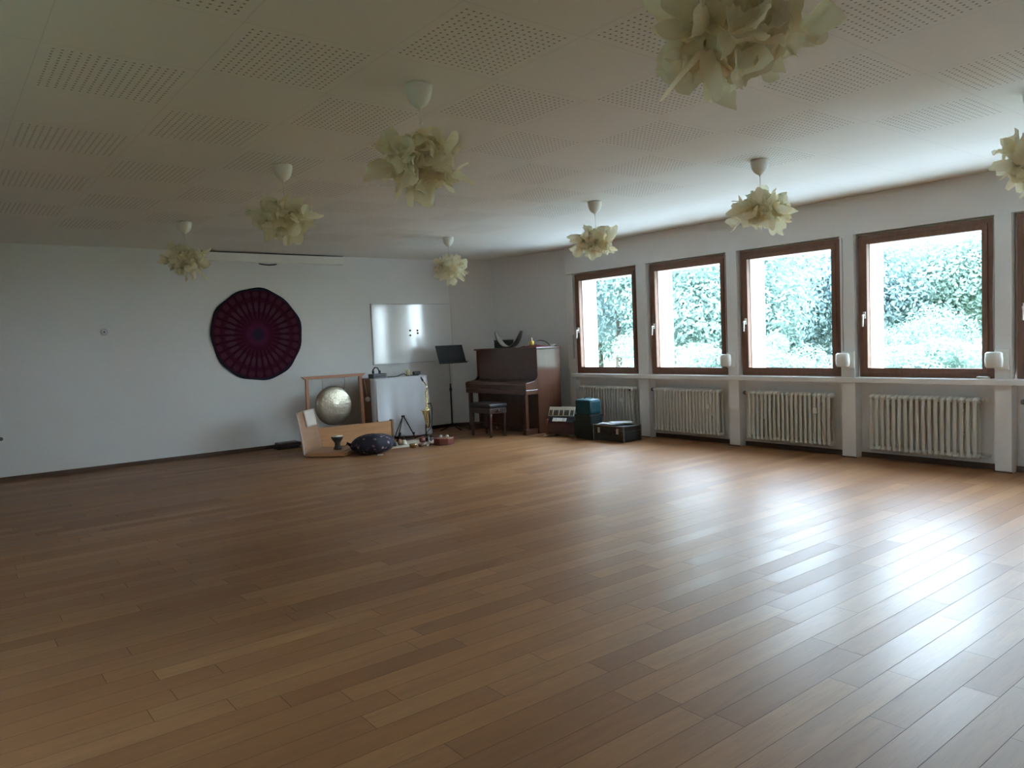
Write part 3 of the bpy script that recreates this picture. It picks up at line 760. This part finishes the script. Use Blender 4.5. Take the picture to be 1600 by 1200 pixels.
def pw(x, y, z):
    v = Matrix.Rotation(AP+PI/2, 3, 'Z') @ Vector((x, y, z)); return (v.x+6.862, v.y+8.14, v.z)
ZP = 1.2405
t = thing('black_box', 'black box on top of the piano behind the curved arc', 'box', pw(1.07, -.31, ZP), AP+PI/2)
obj('carton', MB().bb(-.15, .15, -.07, .07, 0, .105), M['black'], t, .004)
obj('box_lid', MB().bb(-.153, .153, -.073, .073, .1055, .125), M['casegrey'], t, .003)
def arc():
    mb = MB()
    def P(u, side, th):
        s_ = (u-.5)*2; x = s_*.30; z = .235*abs(s_)**2.5 + .004
        wd = .05*(1-abs(s_)**6*.6)
        return Vector((x, side*wd, z + th))
    n = 40
    V = []
    for i in range(n+1):
        u = i/n
        V += [P(u, -1, 0), P(u, 1, 0), P(u, 1, .012), P(u, -1, .012)]
    F = []
    for i in range(n):
        a, b = 4*i, 4*(i+1)
        for j in range(4): F.append((a+j, a+(j+1) % 4, b+(j+1) % 4, b+j))
    F += [(0, 3, 2, 1), (4*n, 4*n+1, 4*n+2, 4*n+3)]
    mb.add(V, F, True); return mb
t = thing('curved_arc', 'dark upward-curving arc with pale inner lining lying on the piano', 'ornament', pw(.745, -.13, ZP), AP+PI/2)
obj('outer_band', arc(), M['darkwood'], t)
a2 = arc(); a2.v = [(v[0]*.965, v[1]*.92, v[2]+.011) for v in a2.v]
obj('inner_lining', a2, M['felt'], t, label='pale grey lining')
t = thing('red_cloth', 'crumpled dark red cloth on the right half of the piano top', 'cloth', pw(.255, -.20, ZP), AP+PI/2)
def rc(u, v):
    x = (u-.5)*.44; y = (v-.5)*.26; e = max(abs(u-.5), abs(v-.5))*2
    z = max(.002, (.020+.030*noise.noise(Vector((u*5, v*4, 3))))*(1-e**3)) 
    return Vector((x+.01*noise.noise(Vector((u*4, v*9, 1))), y+.02*noise.noise(Vector((u*7, v*3, 5))), z+.001))
obj('cloth_fold', MB().grid(rc, 24, 16), M['redcloth'], t, solid=.003)
t = thing('candle_glass', 'amber glass with candle standing on the red cloth on the piano', 'candle glass', pw(.235, -.13, ZP+.028))
obj('glass', MB().lathe([(0, 0), (.026, 0), (.034, .03), (.034, .062), (.031, .062), (.030, .03), (0, .01)], (0, 0, 0), 18), M['amber'], t)
obj('candle', MB().lathe([(0, .012), (.012, .012), (.012, .10), (.004, .112), (0, .112)], (0, 0, 0), 12), M['cushion'], t)
o = obj('salt_shaker', MB().lathe([(0, 0), (.016, 0), (.018, .02), (.013, .036), (.009, .045), (0, .047)], (0, 0, 0), 14), M['plastic']); o.location = pw(.315, -.12, ZP+.028)
tag(o, 'tiny white pot left of the amber candle glass on the piano', 'pot')
o = obj('curved_stick', MB().tube([(0, 0, .012), (.05, 0, .055), (.12, 0, .085), (.19, .02, .095), (.25, .03, .085)], .006, 8), M['darkwood']); o.location = pw(.03, -.30, ZP); o.rotation_euler = (0, 0, AP+PI/2)
tag(o, 'thin dark curved stick at the right end of the piano top', 'stick')
o = obj('folded_note', MB().add([(0, 0, 0), (.12, 0, 0), (.12, .02, .03), (0, .02, .03), (0, .08, .0), (.12, .08, .0)], [(0, 1, 2, 3), (3, 2, 5, 4)]), M['sheet'], None, solid=.001); o.location = pw(.01, -.42, ZP+.002); o.rotation_euler = (0, 0, AP+PI/2)
tag(o, 'small grey folded paper by the curved stick on the piano', 'paper')

# ------------------------------------------------------------------ piano stool
t = thing('piano_stool', 'dark wooden piano bench with black padded seat in front of the piano', 'stool', (6.32, 8.63, 0), -.05)
obj('seat_cushion', MB().bb(-.155, .155, -.27, .27, .41, .475), M['blackfab'], t, .022)
obj('seat_frame', MB().bb(-.145, .145, -.26, .26, .335, .409), M['stool'], t, .005)
for sx_ in (-1, 1):
    for sy in (-1, 1):
        lg = MB().lathe([(.016, 0), (.019, .02), (.021, .12), (.026, .30), (.026, .334), (0, .334)], (sx_*.118, sy*.232, 0), 14)
        obj('leg', lg, M['stool'], t)
obj('stretcher', MB().bb(-.012, .012, -.215, .215, .115, .14), M['stool'], t)
for sy in (-1, 1): obj('height_knob', MB().lathe([(0, 0), (.022, 0), (.022, .03), (0, .03)], (0, sy*.262 if sy > 0 else -.292, .372), 12, 'Y'), M['stool'], t)

# ------------------------------------------------------------------ floor chair, bench, drum, cushion
A0 = Vector((3.662, 8.876, 0)); B0 = Vector((4.074, 9.285, 0)); C0 = Vector((3.843, 8.40, 0)); D0 = Vector((4.22, 8.70, 0))
w_ = (B0-A0); W_ = w_.length; ang = math.atan2(w_.y, w_.x)
t = thing('floor_chair', 'legless pale plywood floor chair with tall leaning back and cream head pad', 'chair', A0, ang)
# local x = along the back's foot, -y = seat direction (to the camera right)
S_ = .50
obj('seat', MB().box((W_/2, -S_/2, .032), (W_, S_, .022)).box((W_/2, -S_/2+.02, .0485), (W_*.9, S_*.86, .010)), M['beech'], t, .004)
obj('seat_edge', MB().bb(0, W_, -S_-.016, -S_-.0005, .012, .050).bb(-.014, -.0005, -S_, 0, .012, .050), M['pine'], t, .002)
obj('runner', MB().bb(.04, .08, -S_+.02, -.02, 0, .0205), M['pine'], t)
obj('runner', MB().bb(W_-.08, W_-.04, -S_+.02, -.02, 0, .0205), M['pine'], t)
TL = .20
Rb = Matrix.Rotation(-TL, 3, 'X')
def bk(u, v):
    # curved back board
    x = u*W_; z = v*.53
    y = .05*math.sin(u*PI)*-.0 + .02 + .075*v**1.4
    return Vector((x, y, .03+z))
obj('backrest', MB().grid(bk, 8, 12), M['beech'], t, solid=.018)
def pad(u, v):
    x = W_*(.30+.52*u); vv = .62+.40*v
    y = .02+.075*vv**1.4 - .026 - .008*math.sin(u*PI)*math.sin(v*PI)
    return Vector((x, y, .03+vv*.53))
obj('head_pad', MB().grid(pad, 10, 8), M['cushion'], t, solid=.022, label='cream head pad')
def side(u, v):
    vv = v; return Vector((-.012+.010*u, .02+.075*vv**1.4 + .012*(1 if u > .5 else 1), .03+vv*.53))
obj('edge_band', MB().grid(lambda u, v: Vector((-.002, .02+.075*v**1.4-.012+.024*u, .03+v*.53)), 1, 12), M['cushion'], t, solid=.006, label='pale edge band')
t = thing('wooden_bench', 'low long orange pine box bench in front of the gong', 'bench', (4.62, 9.27, 0), -.085)
obj('front_board', MB().bb(-.60, .455, -.012, .012, .03, .302), M['pine'], t, .003)
obj('end_post', MB().bb(.456, .49, -.02, .055, 0, .315), M['cabinet'], t, .003)
obj('end_post', MB().bb(-.635, -.601, -.02, .055, 0, .315), M['cabinet'], t, .003)
obj('bottom_board', MB().bb(-.59, .445, .0125, .10, .035, .055), M['pine'], t)
obj('back_board', MB().bb(-.59, .445, .10, .118, .03, .16), M['pine'], t)
obj('knob', MB().lathe([(0, 0), (.012, 0), (.016, .012), (.010, .022), (0, .026)], (.27, .03, .3025), 10), M['pine'], t)
t = thing('djembe', 'small dark goblet drum standing on the floor chair seat', 'drum', (4.055, 8.83, .0545))
t.location = (4.085, 8.86, .0545)
obj('drum_body', MB().lathe([(0, 0), (.050, 0), (.052, .012), (.036, .045), (.033, .08), (.050, .105), (.072, .14), (.078, .165), (0, .165)], (0, 0, 0), 26), M['darkwood'], t)
obj('drum_head', MB().lathe([(0, .1655), (.074, .1655), (.076, .172), (0, .174)], (0, 0, 0), 26), M['skin'], t)
t = thing('floor_cushion', 'large lumpy dark cushion with faded pink floral pattern on the floor', 'cushion', (4.38, 8.49, 0), -.55)
def cu(u, v):
    a = u*2*PI; ph = -PI/2+v*PI
    cph = math.copysign(abs(math.cos(ph))**.75, math.cos(ph)); sph = math.copysign(abs(math.sin(ph))**.9, math.sin(ph))
    r = 1+.07*noise.noise(Vector((math.cos(a)*1.7, math.sin(a)*1.7, v*3)))+.03*math.sin(a*9)*math.cos(ph)
    x = .275*cph*math.cos(a)*r; y = .235*cph*math.sin(a)*r; z = .122+.122*sph*r
    if x < 0: z -= .05*(x/-.275)**2*(1 if sph > 0 else 0)
    return Vector((x, y, max(0.001, z)))
obj('cover', MB().grid(cu, 48, 24), M['floral'], t)
obj('tie_knot', MB().tube([(-.27, 0, .12), (-.305, -.01, .15), (-.315, -.02, .12)], [.02, .014, .006], 8), M['floral'], t)
obj('cushion_tag', MB().bb(.08, .15, -.262, -.255, .004, .02), M['sheet'], t)
o = obj('folded_mat', MB().bb(-.16, .16, -.10, .10, 0, .045), M['darkwood'], None, .012); o.location = (3.84, 9.96, 0); o.rotation_euler = (0, 0, .0)
obj('upper_layer', MB().bb(-.13, .17, -.095, .095, .0455, .085), M['stool'], o, .012)
tag(o, 'dark folded mat on the floor against the wall behind the floor chair', 'mat')

# ------------------------------------------------------------------ mat and small instruments
mp = [(4.70, 8.60), (5.44, 8.55), (5.62, 9.12), (5.02, 9.16)]
def mt(u, v):
    a = Vector((*mp[0], 0)).lerp(Vector((*mp[1], 0)), u); b = Vector((*mp[3], 0)).lerp(Vector((*mp[2], 0)), u); p = a.lerp(b, v)
    p.z = .004+.003*noise.noise(Vector((u*6, v*6, 0))); return p
tag(obj('floor_mat', MB().grid(mt, 14, 10), M['matcloth'], None, solid=.004), 'cream cloth mat on the floor in front of the white cloth', 'mat')
ZM = .010
t = thing('hand_bell', 'cream hand bell with upright pointed handle on the cream mat', 'bell', (5.02, 8.80, ZM))
obj('bell_body', MB().lathe([(0, 0), (.040, 0), (.040, .012), (.030, .045), (.022, .062), (0, .066)], (0, 0, 0), 20), M['skin'], t)
obj('handle', MB().tube([(0, 0, .064), (0, 0, .10), (0, 0, .135)], [.010, .007, .002], 8), M['darkwood'], t)
t = thing('wooden_rattle', 'brown egg-shaped rattle beside the cream hand bell on the mat', 'rattle', (4.955, 8.80, ZM))
obj('shell', MB().lathe([(0, 0), (.022, .006), (.032, .03), (.028, .06), (.012, .085), (0, .092)], (0, 0, 0), 16), M['cabinet'], t)
t = thing('singing_bowl', 'small shiny brass singing bowl at the front edge of the mat', 'bowl', (4.96, 8.46, .001))
obj('bowl', MB().lathe([(0, .002), (.025, .0), (.045, .018), (.054, .045), (.056, .052), (.052, .052), (.042, .02), (0, .008)], (0, 0, 0), 26), M['brass'], t)
t = thing('wooden_bowl', 'small brown wooden bowl between the brass bowl and white shells', 'bowl', (5.10, 8.50, .001))
obj('bowl', MB().lathe([(0, .0), (.022, .0), (.036, .014), (.042, .034), (.038, .034), (.03, .014), (0, .008)], (0, 0, 0), 20), M['cabinet'], t)
rnd = random.Random(9)
o = obj('seed_rattle', MB().lathe([(0, 0), (.03, .01), (.045, .035), (.04, .062), (.018, .08), (0, .084)], (0, 0, 0), 14), M['drumred']); o.location = (5.26, 8.72, ZM)
tag(o, 'dark brown seed-pod rattle behind the white shell pieces on the mat', 'rattle')
def shell(seed, s_):
    mb = MB().lathe([(0, 0), (.018, .002), (.024, .014), (.016, .03), (0, .036)], (0, 0, 0), 10)
    mb.v = [tuple(Vector(v)*s_*(1+.25*noise.noise(Vector(v)*60+Vector((seed, 0, 0))))) for v in mb.v]; return mb
for k, (x, y, s_, lab) in enumerate(((5.215, 8.50, 1.0, 'white shell left of the white striped shaker on the floor'), (5.28, 8.58, 1.25, 'larger white shell piece near the red-brown drum'), (5.16, 8.43, .7, 'tiny pale shell in front of the other shells'))):
    o = obj('shell', shell(k, s_), M['plastic']); o.location = (x, y, .001 if y < 8.54 else ZM); tag(o, lab, 'shell', 'shells by the mat')
t = thing('shaker_stick', 'thin white upright stick shaker with red foot near the shells', 'shaker', (5.245, 8.53, .001))
obj('stick', MB().tube([(0, 0, .012), (.002, 0, .13)], .005, 8), M['plastic'], t)
obj('foot', MB().lathe([(0, 0), (.022, 0), (.020, .012), (0, .012)], (0, 0, 0), 12), M['drumred'], t)
t = thing('black_mallet', 'short black rubber mallet head at the left end of the mat', 'mallet', (4.86, 8.78, ZM))
obj('head', MB().lathe([(0, 0), (.030, .0), (.034, .02), (.03, .048), (0, .05)], (0, 0, 0), 14), M['black'], t)
obj('handle', MB().tube([(0, 0, .048), (-.01, .02, .15)], .007, 8), M['black'], t)
t = thing('frame_drum', 'red-brown octagonal wooden drum right of the mat on the floor', 'drum', (5.42, 8.43, 0), .3)
n = 8; R0 = .155
ring = []
for (r, z) in ((R0, 0), (R0*1.03, .008), (R0*1.03, .082), (R0, .09), (R0-.016, .09), (R0-.016, .004), (R0-.016, 0)):
    ring += [(r*math.cos(PI/8+2*PI*j/n), r*.82*math.sin(PI/8+2*PI*j/n), z) for j in range(n)]
F = [(i*n+j, i*n+(j+1) % n, ((i+1) % 7)*n+(j+1) % n, ((i+1) % 7)*n+j) for i in range(7) for j in range(n)]
obj('drum_frame', MB().add(ring, F), M['drumred'], t, .002)
obj('drum_plate', MB().lathe([(0, .0755), (R0-.02, .0755), (R0-.02, .084), (0, .084)], (0, 0, 0), 8), M['cabinet'], t)
me_ = bpy.data.objects[-1] if False else None
for k, (x, y) in enumerate(((5.40, 8.47), (5.475, 8.43))):
    o = obj('white_charm', shell(20+k, .9), M['plastic']); o.location = (x, y, .0905); tag(o, ('left' if k == 0 else 'right')+' of two small white pieces on the octagonal drum', 'ornament', 'white pieces on the drum')
t = thing('dark_bowl', 'dark hollow bowl on its side left of the octagonal drum', 'bowl', (5.40, 8.78, ZM))
obj('bowl', MB().lathe([(0, 0), (.04, .004), (.065, .03), (.07, .062), (.064, .062), (.058, .03), (0, .012)], (0, 0, 0), 22), M['darkwood'], t)

# ------------------------------------------------------------------ accordion
t = thing('accordion', 'dark red accordion with white keys standing between piano and teal case', 'accordion', (6.93, 7.69, 0), -1.20)
t.scale = (1.1, 1.1, 1.1)
# local x to the photo's right, -y to the viewer
for s_ in (-1, 1): obj('foot', MB().bb(s_*.13-.035, s_*.13+.035, -.06, .06, 0, .028), M['felt'], t, .006)
bl = MB()
for k in range(9):
    z = .03+k*.0165; bl.bb(-.185, .185, -.088 - (.006 if k % 2 else 0), .088 + (.006 if k % 2 else 0), z, z+.0155)
obj('bellows', bl, M['mauve'], t, .003)
obj('end_block', MB().bb(-.215, -.186, -.10, .10, .02, .215), M['drumred'], t, .008)
obj('end_block', MB().bb(.186, .215, -.10, .10, .02, .215), M['blackfab'], t, .008)
obj('grille', MB().add([(-.18, -.10, .18), (.18, -.10, .18), (.18, -.05, .245), (-.18, -.05, .245), (-.18, .06, .18), (.18, .06, .18), (.18, .06, .245), (-.18, .06, .245)], [(0,1,2,3),(4,7,6,5),(0,3,7,4),(1,5,6,2),(3,2,6,7),(0,4,5,1)]), M['black'], t, .004)
# register keys catching the light
n_ = Vector((0, -.065, .05)).normalized()
for k in range(7):
    x = -.115+k*.028; obj('register_key', MB().add([(x, -.096, .190), (x+.022, -.096, .190), (x+.022, -.066, .228), (x, -.066, .228), (x, -.102, .196), (x+.022, -.102, .196), (x+.022, -.072, .234), (x, -.072, .234)], [(0,3,2,1),(4,5,6,7),(0,1,5,4),(1,2,6,5),(2,3,7,6),(3,0,4,7)]), M['ivory'], t)
Rk = Matrix.Rotation(-.42, 3, 'X')
kc = Vector((-.03, .012, .305))
def kb(x, y, z, d): return MB().box(kc + Rk @ Vector((x, y, z)), d, R=Rk)
obj('keyboard_board', kb(0, .012, 0, (.365, .018, .125)), M['blackfab'], t, .003)
NW = 17
for k in range(NW):
    x = -.17+k*.34/(NW-1); obj('white_key', kb(x, -.001, 0, (.0190, .010, .122)), M['ivory'], t)
for k in range(NW-1):
    if k % 7 in (2, 6): continue
    x = -.17+(k+.5)*.34/(NW-1); obj('black_key', kb(x, -.011, -.020, (.0115, .012, .068)), M['black'], t)
# ------------------------------------------------------------------ teal case
t = thing('teal_case', 'tall rounded teal case with darker lower half leaning near the first radiator', 'case', (6.95, 7.22, 0), 0)
def slab(x0, x1, y0, y1, z0, z1, m, nm, bev): return obj(nm, MB().bb(x0, x1, y0, y1, z0, z1), m, t, bev)
slab(-.11, .11, -.15, .15, .33, .53, M['teal'], 'upper_body', .035)
slab(-.112, .112, -.152, .152, .0, .335, M['darkteal'], 'lower_body', .02)
slab(-.114, .114, -.154, .154, .30, .325, M['black'], 'band', .003)
obj('carry_handle', MB().tube([(0, -.06, .528), (0, -.05, .548), (0, .05, .548), (0, .06, .528)], .008, 8), M['teal'], t)
# ------------------------------------------------------------------ flight case and papers
t = thing('instrument_case', 'low black instrument case with metal edges and latches by the first radiator', 'case', (7.03, 6.78, 0), 0)
obj('case_base', MB().bb(-.16, .16, -.27, .27, .012, .135), M['casegrey'], t, .006)
obj('case_lid', MB().bb(-.16, .16, -.27, .27, .139, .205), M['casegrey'], t, .006)
ed = MB()
for sx_ in (-1, 1):
    for sy in (-1, 1):
        ed.bb(sx_*.158-.007, sx_*.158+.007, sy*.268-.007, sy*.268+.007, .008, .210)
obj('corner_edge', ed, M['caseedge'], t)
obj('rim', MB().bb(-.167, -.160, -.275, .275, .198, .208).bb(-.16, .16, -.277, -.270, .198, .208), M['caseedge'], t)
for y in (-.17, .16):
    la = MB().bb(-.176, -.161, y-.018, y+.018, .105, .175).bb(-.180, -.176, y-.012, y+.012, .125, .155)
    obj('latch', la, M['metal'], t, .002)
obj('handle', MB().tube([(-.161, -.055, .10), (-.185, -.05, .092), (-.185, .05, .092), (-.161, .055, .10)], .006, 8), M['black'], t)
for k, (x, y, rz, z) in enumerate(((-.03, .10, .3, 0), (-.07, .02, -.25, .011), (.02, -.06, .9, .022))):
    def sh(u, v, k=k): return Vector(((u-.5)*.21, (v-.5)*.297, .002+.008*(math.sin(u*3+k)**2)*(1 if k else .5)))
    o = obj('sheet_music', MB().grid(sh, 6, 6), M['sheet'], None, solid=.0008); o.location = (7.03+x, 6.78+y, .209+z*.9); o.rotation_euler = (0, 0, rz)
    tag(o, ('lowest, leftmost', 'middle, overhanging front edge', 'topmost')[k]+' loose paper sheet on the black instrument case', 'paper', 'loose sheets on the instrument case')
o = obj('paper_strip', MB().bb(-.02, .02, -.12, .12, .001, .012), M['sheet'], None, .002); o.location = (6.80, 7.93, 0); o.rotation_euler = (0, 0, -.9)
tag(o, 'pale flat strip on the floor between piano foot and accordion', 'strip')

# ------------------------------------------------------------------ outside
struct('ground', MB().bb(-60, 90, -60, 120, -.9, -.5), M['grass'])
struct('added_bounce_slab', MB().bb(7.87, 12.5, -20, 26, -.5, -.42), mat('pale_bounce_slab', (.42, .42, .42), .9, var=.08, scale=2))  # unseen pale slab added to bounce daylight up to the ceiling
def hill():
    mb = MB()
    def fn(u, v):
        y = -30+u*120; x = 44+v*26
        top = 4.6+max(0, (y-20))*.16+max(0, -y)*.10
        z = -.6+(top+.6)*min(1, v*3.2)**.6 + (1.1*noise.noise(Vector((y*.35, v*9, 0)))+.6*noise.noise(Vector((y*.9, v*20, 4)))+.35*noise.noise(Vector((y*2.1, v*50, 9))))*min(1, v*6)
        return Vector((x+1.6*noise.noise(Vector((y*.5, v*12, 7))), y, z))
    mb.grid(fn, 420, 60, True); return mb
hm = mat('distant_wooded_hillside', (.17, .225, .20), .95, var=.18, scale=1.2)
struct('hill', hill(), hm)
def foliage(seed, rx, ry, rz_, n, leaf, clumps=22):
    rnd = random.Random(seed); mb = MB(); cs = []
    for i in range(clumps):
        d = Vector((rnd.gauss(0, 1), rnd.gauss(0, 1), rnd.gauss(0, 1))).normalized()*rnd.random()**.33
        cs.append((Vector((d.x*rx*.8, d.y*ry*.8, d.z*rz_*.8)), rnd.uniform(.25, .42)))
    V = []; F = []
    for i in range(n):
        c, r = cs[rnd.randrange(clumps)]
        d = Vector((rnd.gauss(0, 1), rnd.gauss(0, 1), rnd.gauss(0, 1))).normalized()*(.6+.4*rnd.random())
        p = c + Vector((d.x*rx, d.y*ry, d.z*rz_))*r
        nrm = (d+Vector((rnd.uniform(-.8, .8), rnd.uniform(-.8, .8), rnd.uniform(-.3, 1.0)))).normalized()
        a = nrm.orthogonal().normalized(); b = nrm.cross(a); an = rnd.random()*PI; a, b = a*math.cos(an)+b*math.sin(an), b*math.cos(an)-a*math.sin(an)
        s_ = leaf*rnd.uniform(.6, 1.3); k = len(V)
        V += [p-a*s_, p-b*s_*.45+nrm*s_*.12, p+a*s_, p+b*s_*.45+nrm*s_*.12]; F.append((k, k+1, k+2, k+3))
    mb.v = [tuple(v) for v in V]; mb.f = F; mb.sm = [False]*len(F)
    return mb
def tree(x, y, h, r, seed, m, lab, n=5200, leaf=.17, low=.06):
    n = int(n*6); leaf *= .40
    t = thing('garden_tree', lab, 'tree', (x, y, -.5), seed*.7, 'trees outside the windows')
    obj('trunk', MB().tube([(0, 0, 0), (.05, .02, h*.3), (-.04, .05, h*.6), (.02, 0, h*.85)], [.010*h+.03, .009*h+.02, .006*h+.02, .02], 10), M['bark'], t)
    zc = h*(1+low)/2; rz_ = h*(1-low)/2
    o = obj('crown', foliage(seed, r, r, rz_, n, leaf, 46), M[m], t); o.location = (0, 0, zc)
tree(17.0, 16.2, 8.2, 3.4, 1, 'leafdark', 'tall dark tree seen through the window nearest the corner', 7500)
tree(21.5, 21.5, 9.0, 4.2, 2, 'leaf', 'tall green tree behind the dark one, leftmost outside', 6500, .2)
tree(16.5, 12.4, 6.8, 3.0, 3, 'leaf', 'tall leafy tree filling the second window from the corner', 8000)
tree(23.0, 17.0, 8.0, 4.4, 4, 'leafdark', 'tall tree in the distance behind the second window', 6000, .22)
tree(23.5, 13.4, 5.6, 3.6, 5, 'leafdark', 'rounded blue-green tree outside the third window', 7000, .19)
tree(26.0, 9.6, 5.4, 3.5, 6, 'leafpale', 'broad pale tree outside the fourth window', 6500, .19)
tree(24.0, 4.6, 8.0, 3.0, 7, 'leafpale', 'pale rounded tree outside the rightmost window', 5500, .19)
tree(31.0, 16.0, 6.2, 4.0, 8, 'leafpale', 'far pale tree between the third and fourth window trees', 5500, .24)
tree(22.0, -.4, 9.5, 3.2, 9, 'leaf', 'added unseen green tree on the right, holding back sky light', 5000, .2)  # unseen tree added to cover sky mirrored in the floor
tree(20.0, -5.0, 8.0, 3.4, 10, 'leaf', 'added unseen green tree furthest right, holding back sky light', 5000, .2)  # another tree added out of view, for less sky in the right windows
tree(-9.0, 1.5, 7.5, 3.6, 12, 'leaf', 'green tree in the garden on the opposite side, outside the left windows', 4000, .22)
def shrub(x, y, h, r, seed, m, lab):
    t = thing('garden_shrub', lab, 'shrub', (x, y, -.5), seed*.9, 'shrubs outside the windows')
    o = obj('leaves', foliage(seed, r, r, h/2, 16000, .036, 18), M[m], t); o.location = (0, 0, h*.5)
    obj('stem', MB().tube([(0, 0, 0), (.03, .02, h*.5), (0, 0, h*.8)], [.05, .03, .01], 7), M['bark'], t)
shrub(14.2, 12.6, 1.9, 1.2, 21, 'leafpale', 'pale leafy shrub low in the window nearest the corner')
shrub(13.8, 10.2, 1.7, 1.2, 22, 'leafpale', 'pale shrub low in the second window')
shrub(14.5, 8.9, 1.9, 1.15, 23, 'leafpale', 'pale shrub in the lower left of the third window')
shrub(15.0, 6.2, 1.75, 1.3, 24, 'leafpale', 'pale shrub along the bottom of the fourth window')
shrub(14.6, 4.3, 1.7, 1.2, 25, 'leafpale', 'pale shrub low outside the rightmost window')
shrub(17.5, 7.4, 2.3, 1.6, 26, 'leaf', 'mid green shrub behind the pale shrub of the fourth window')
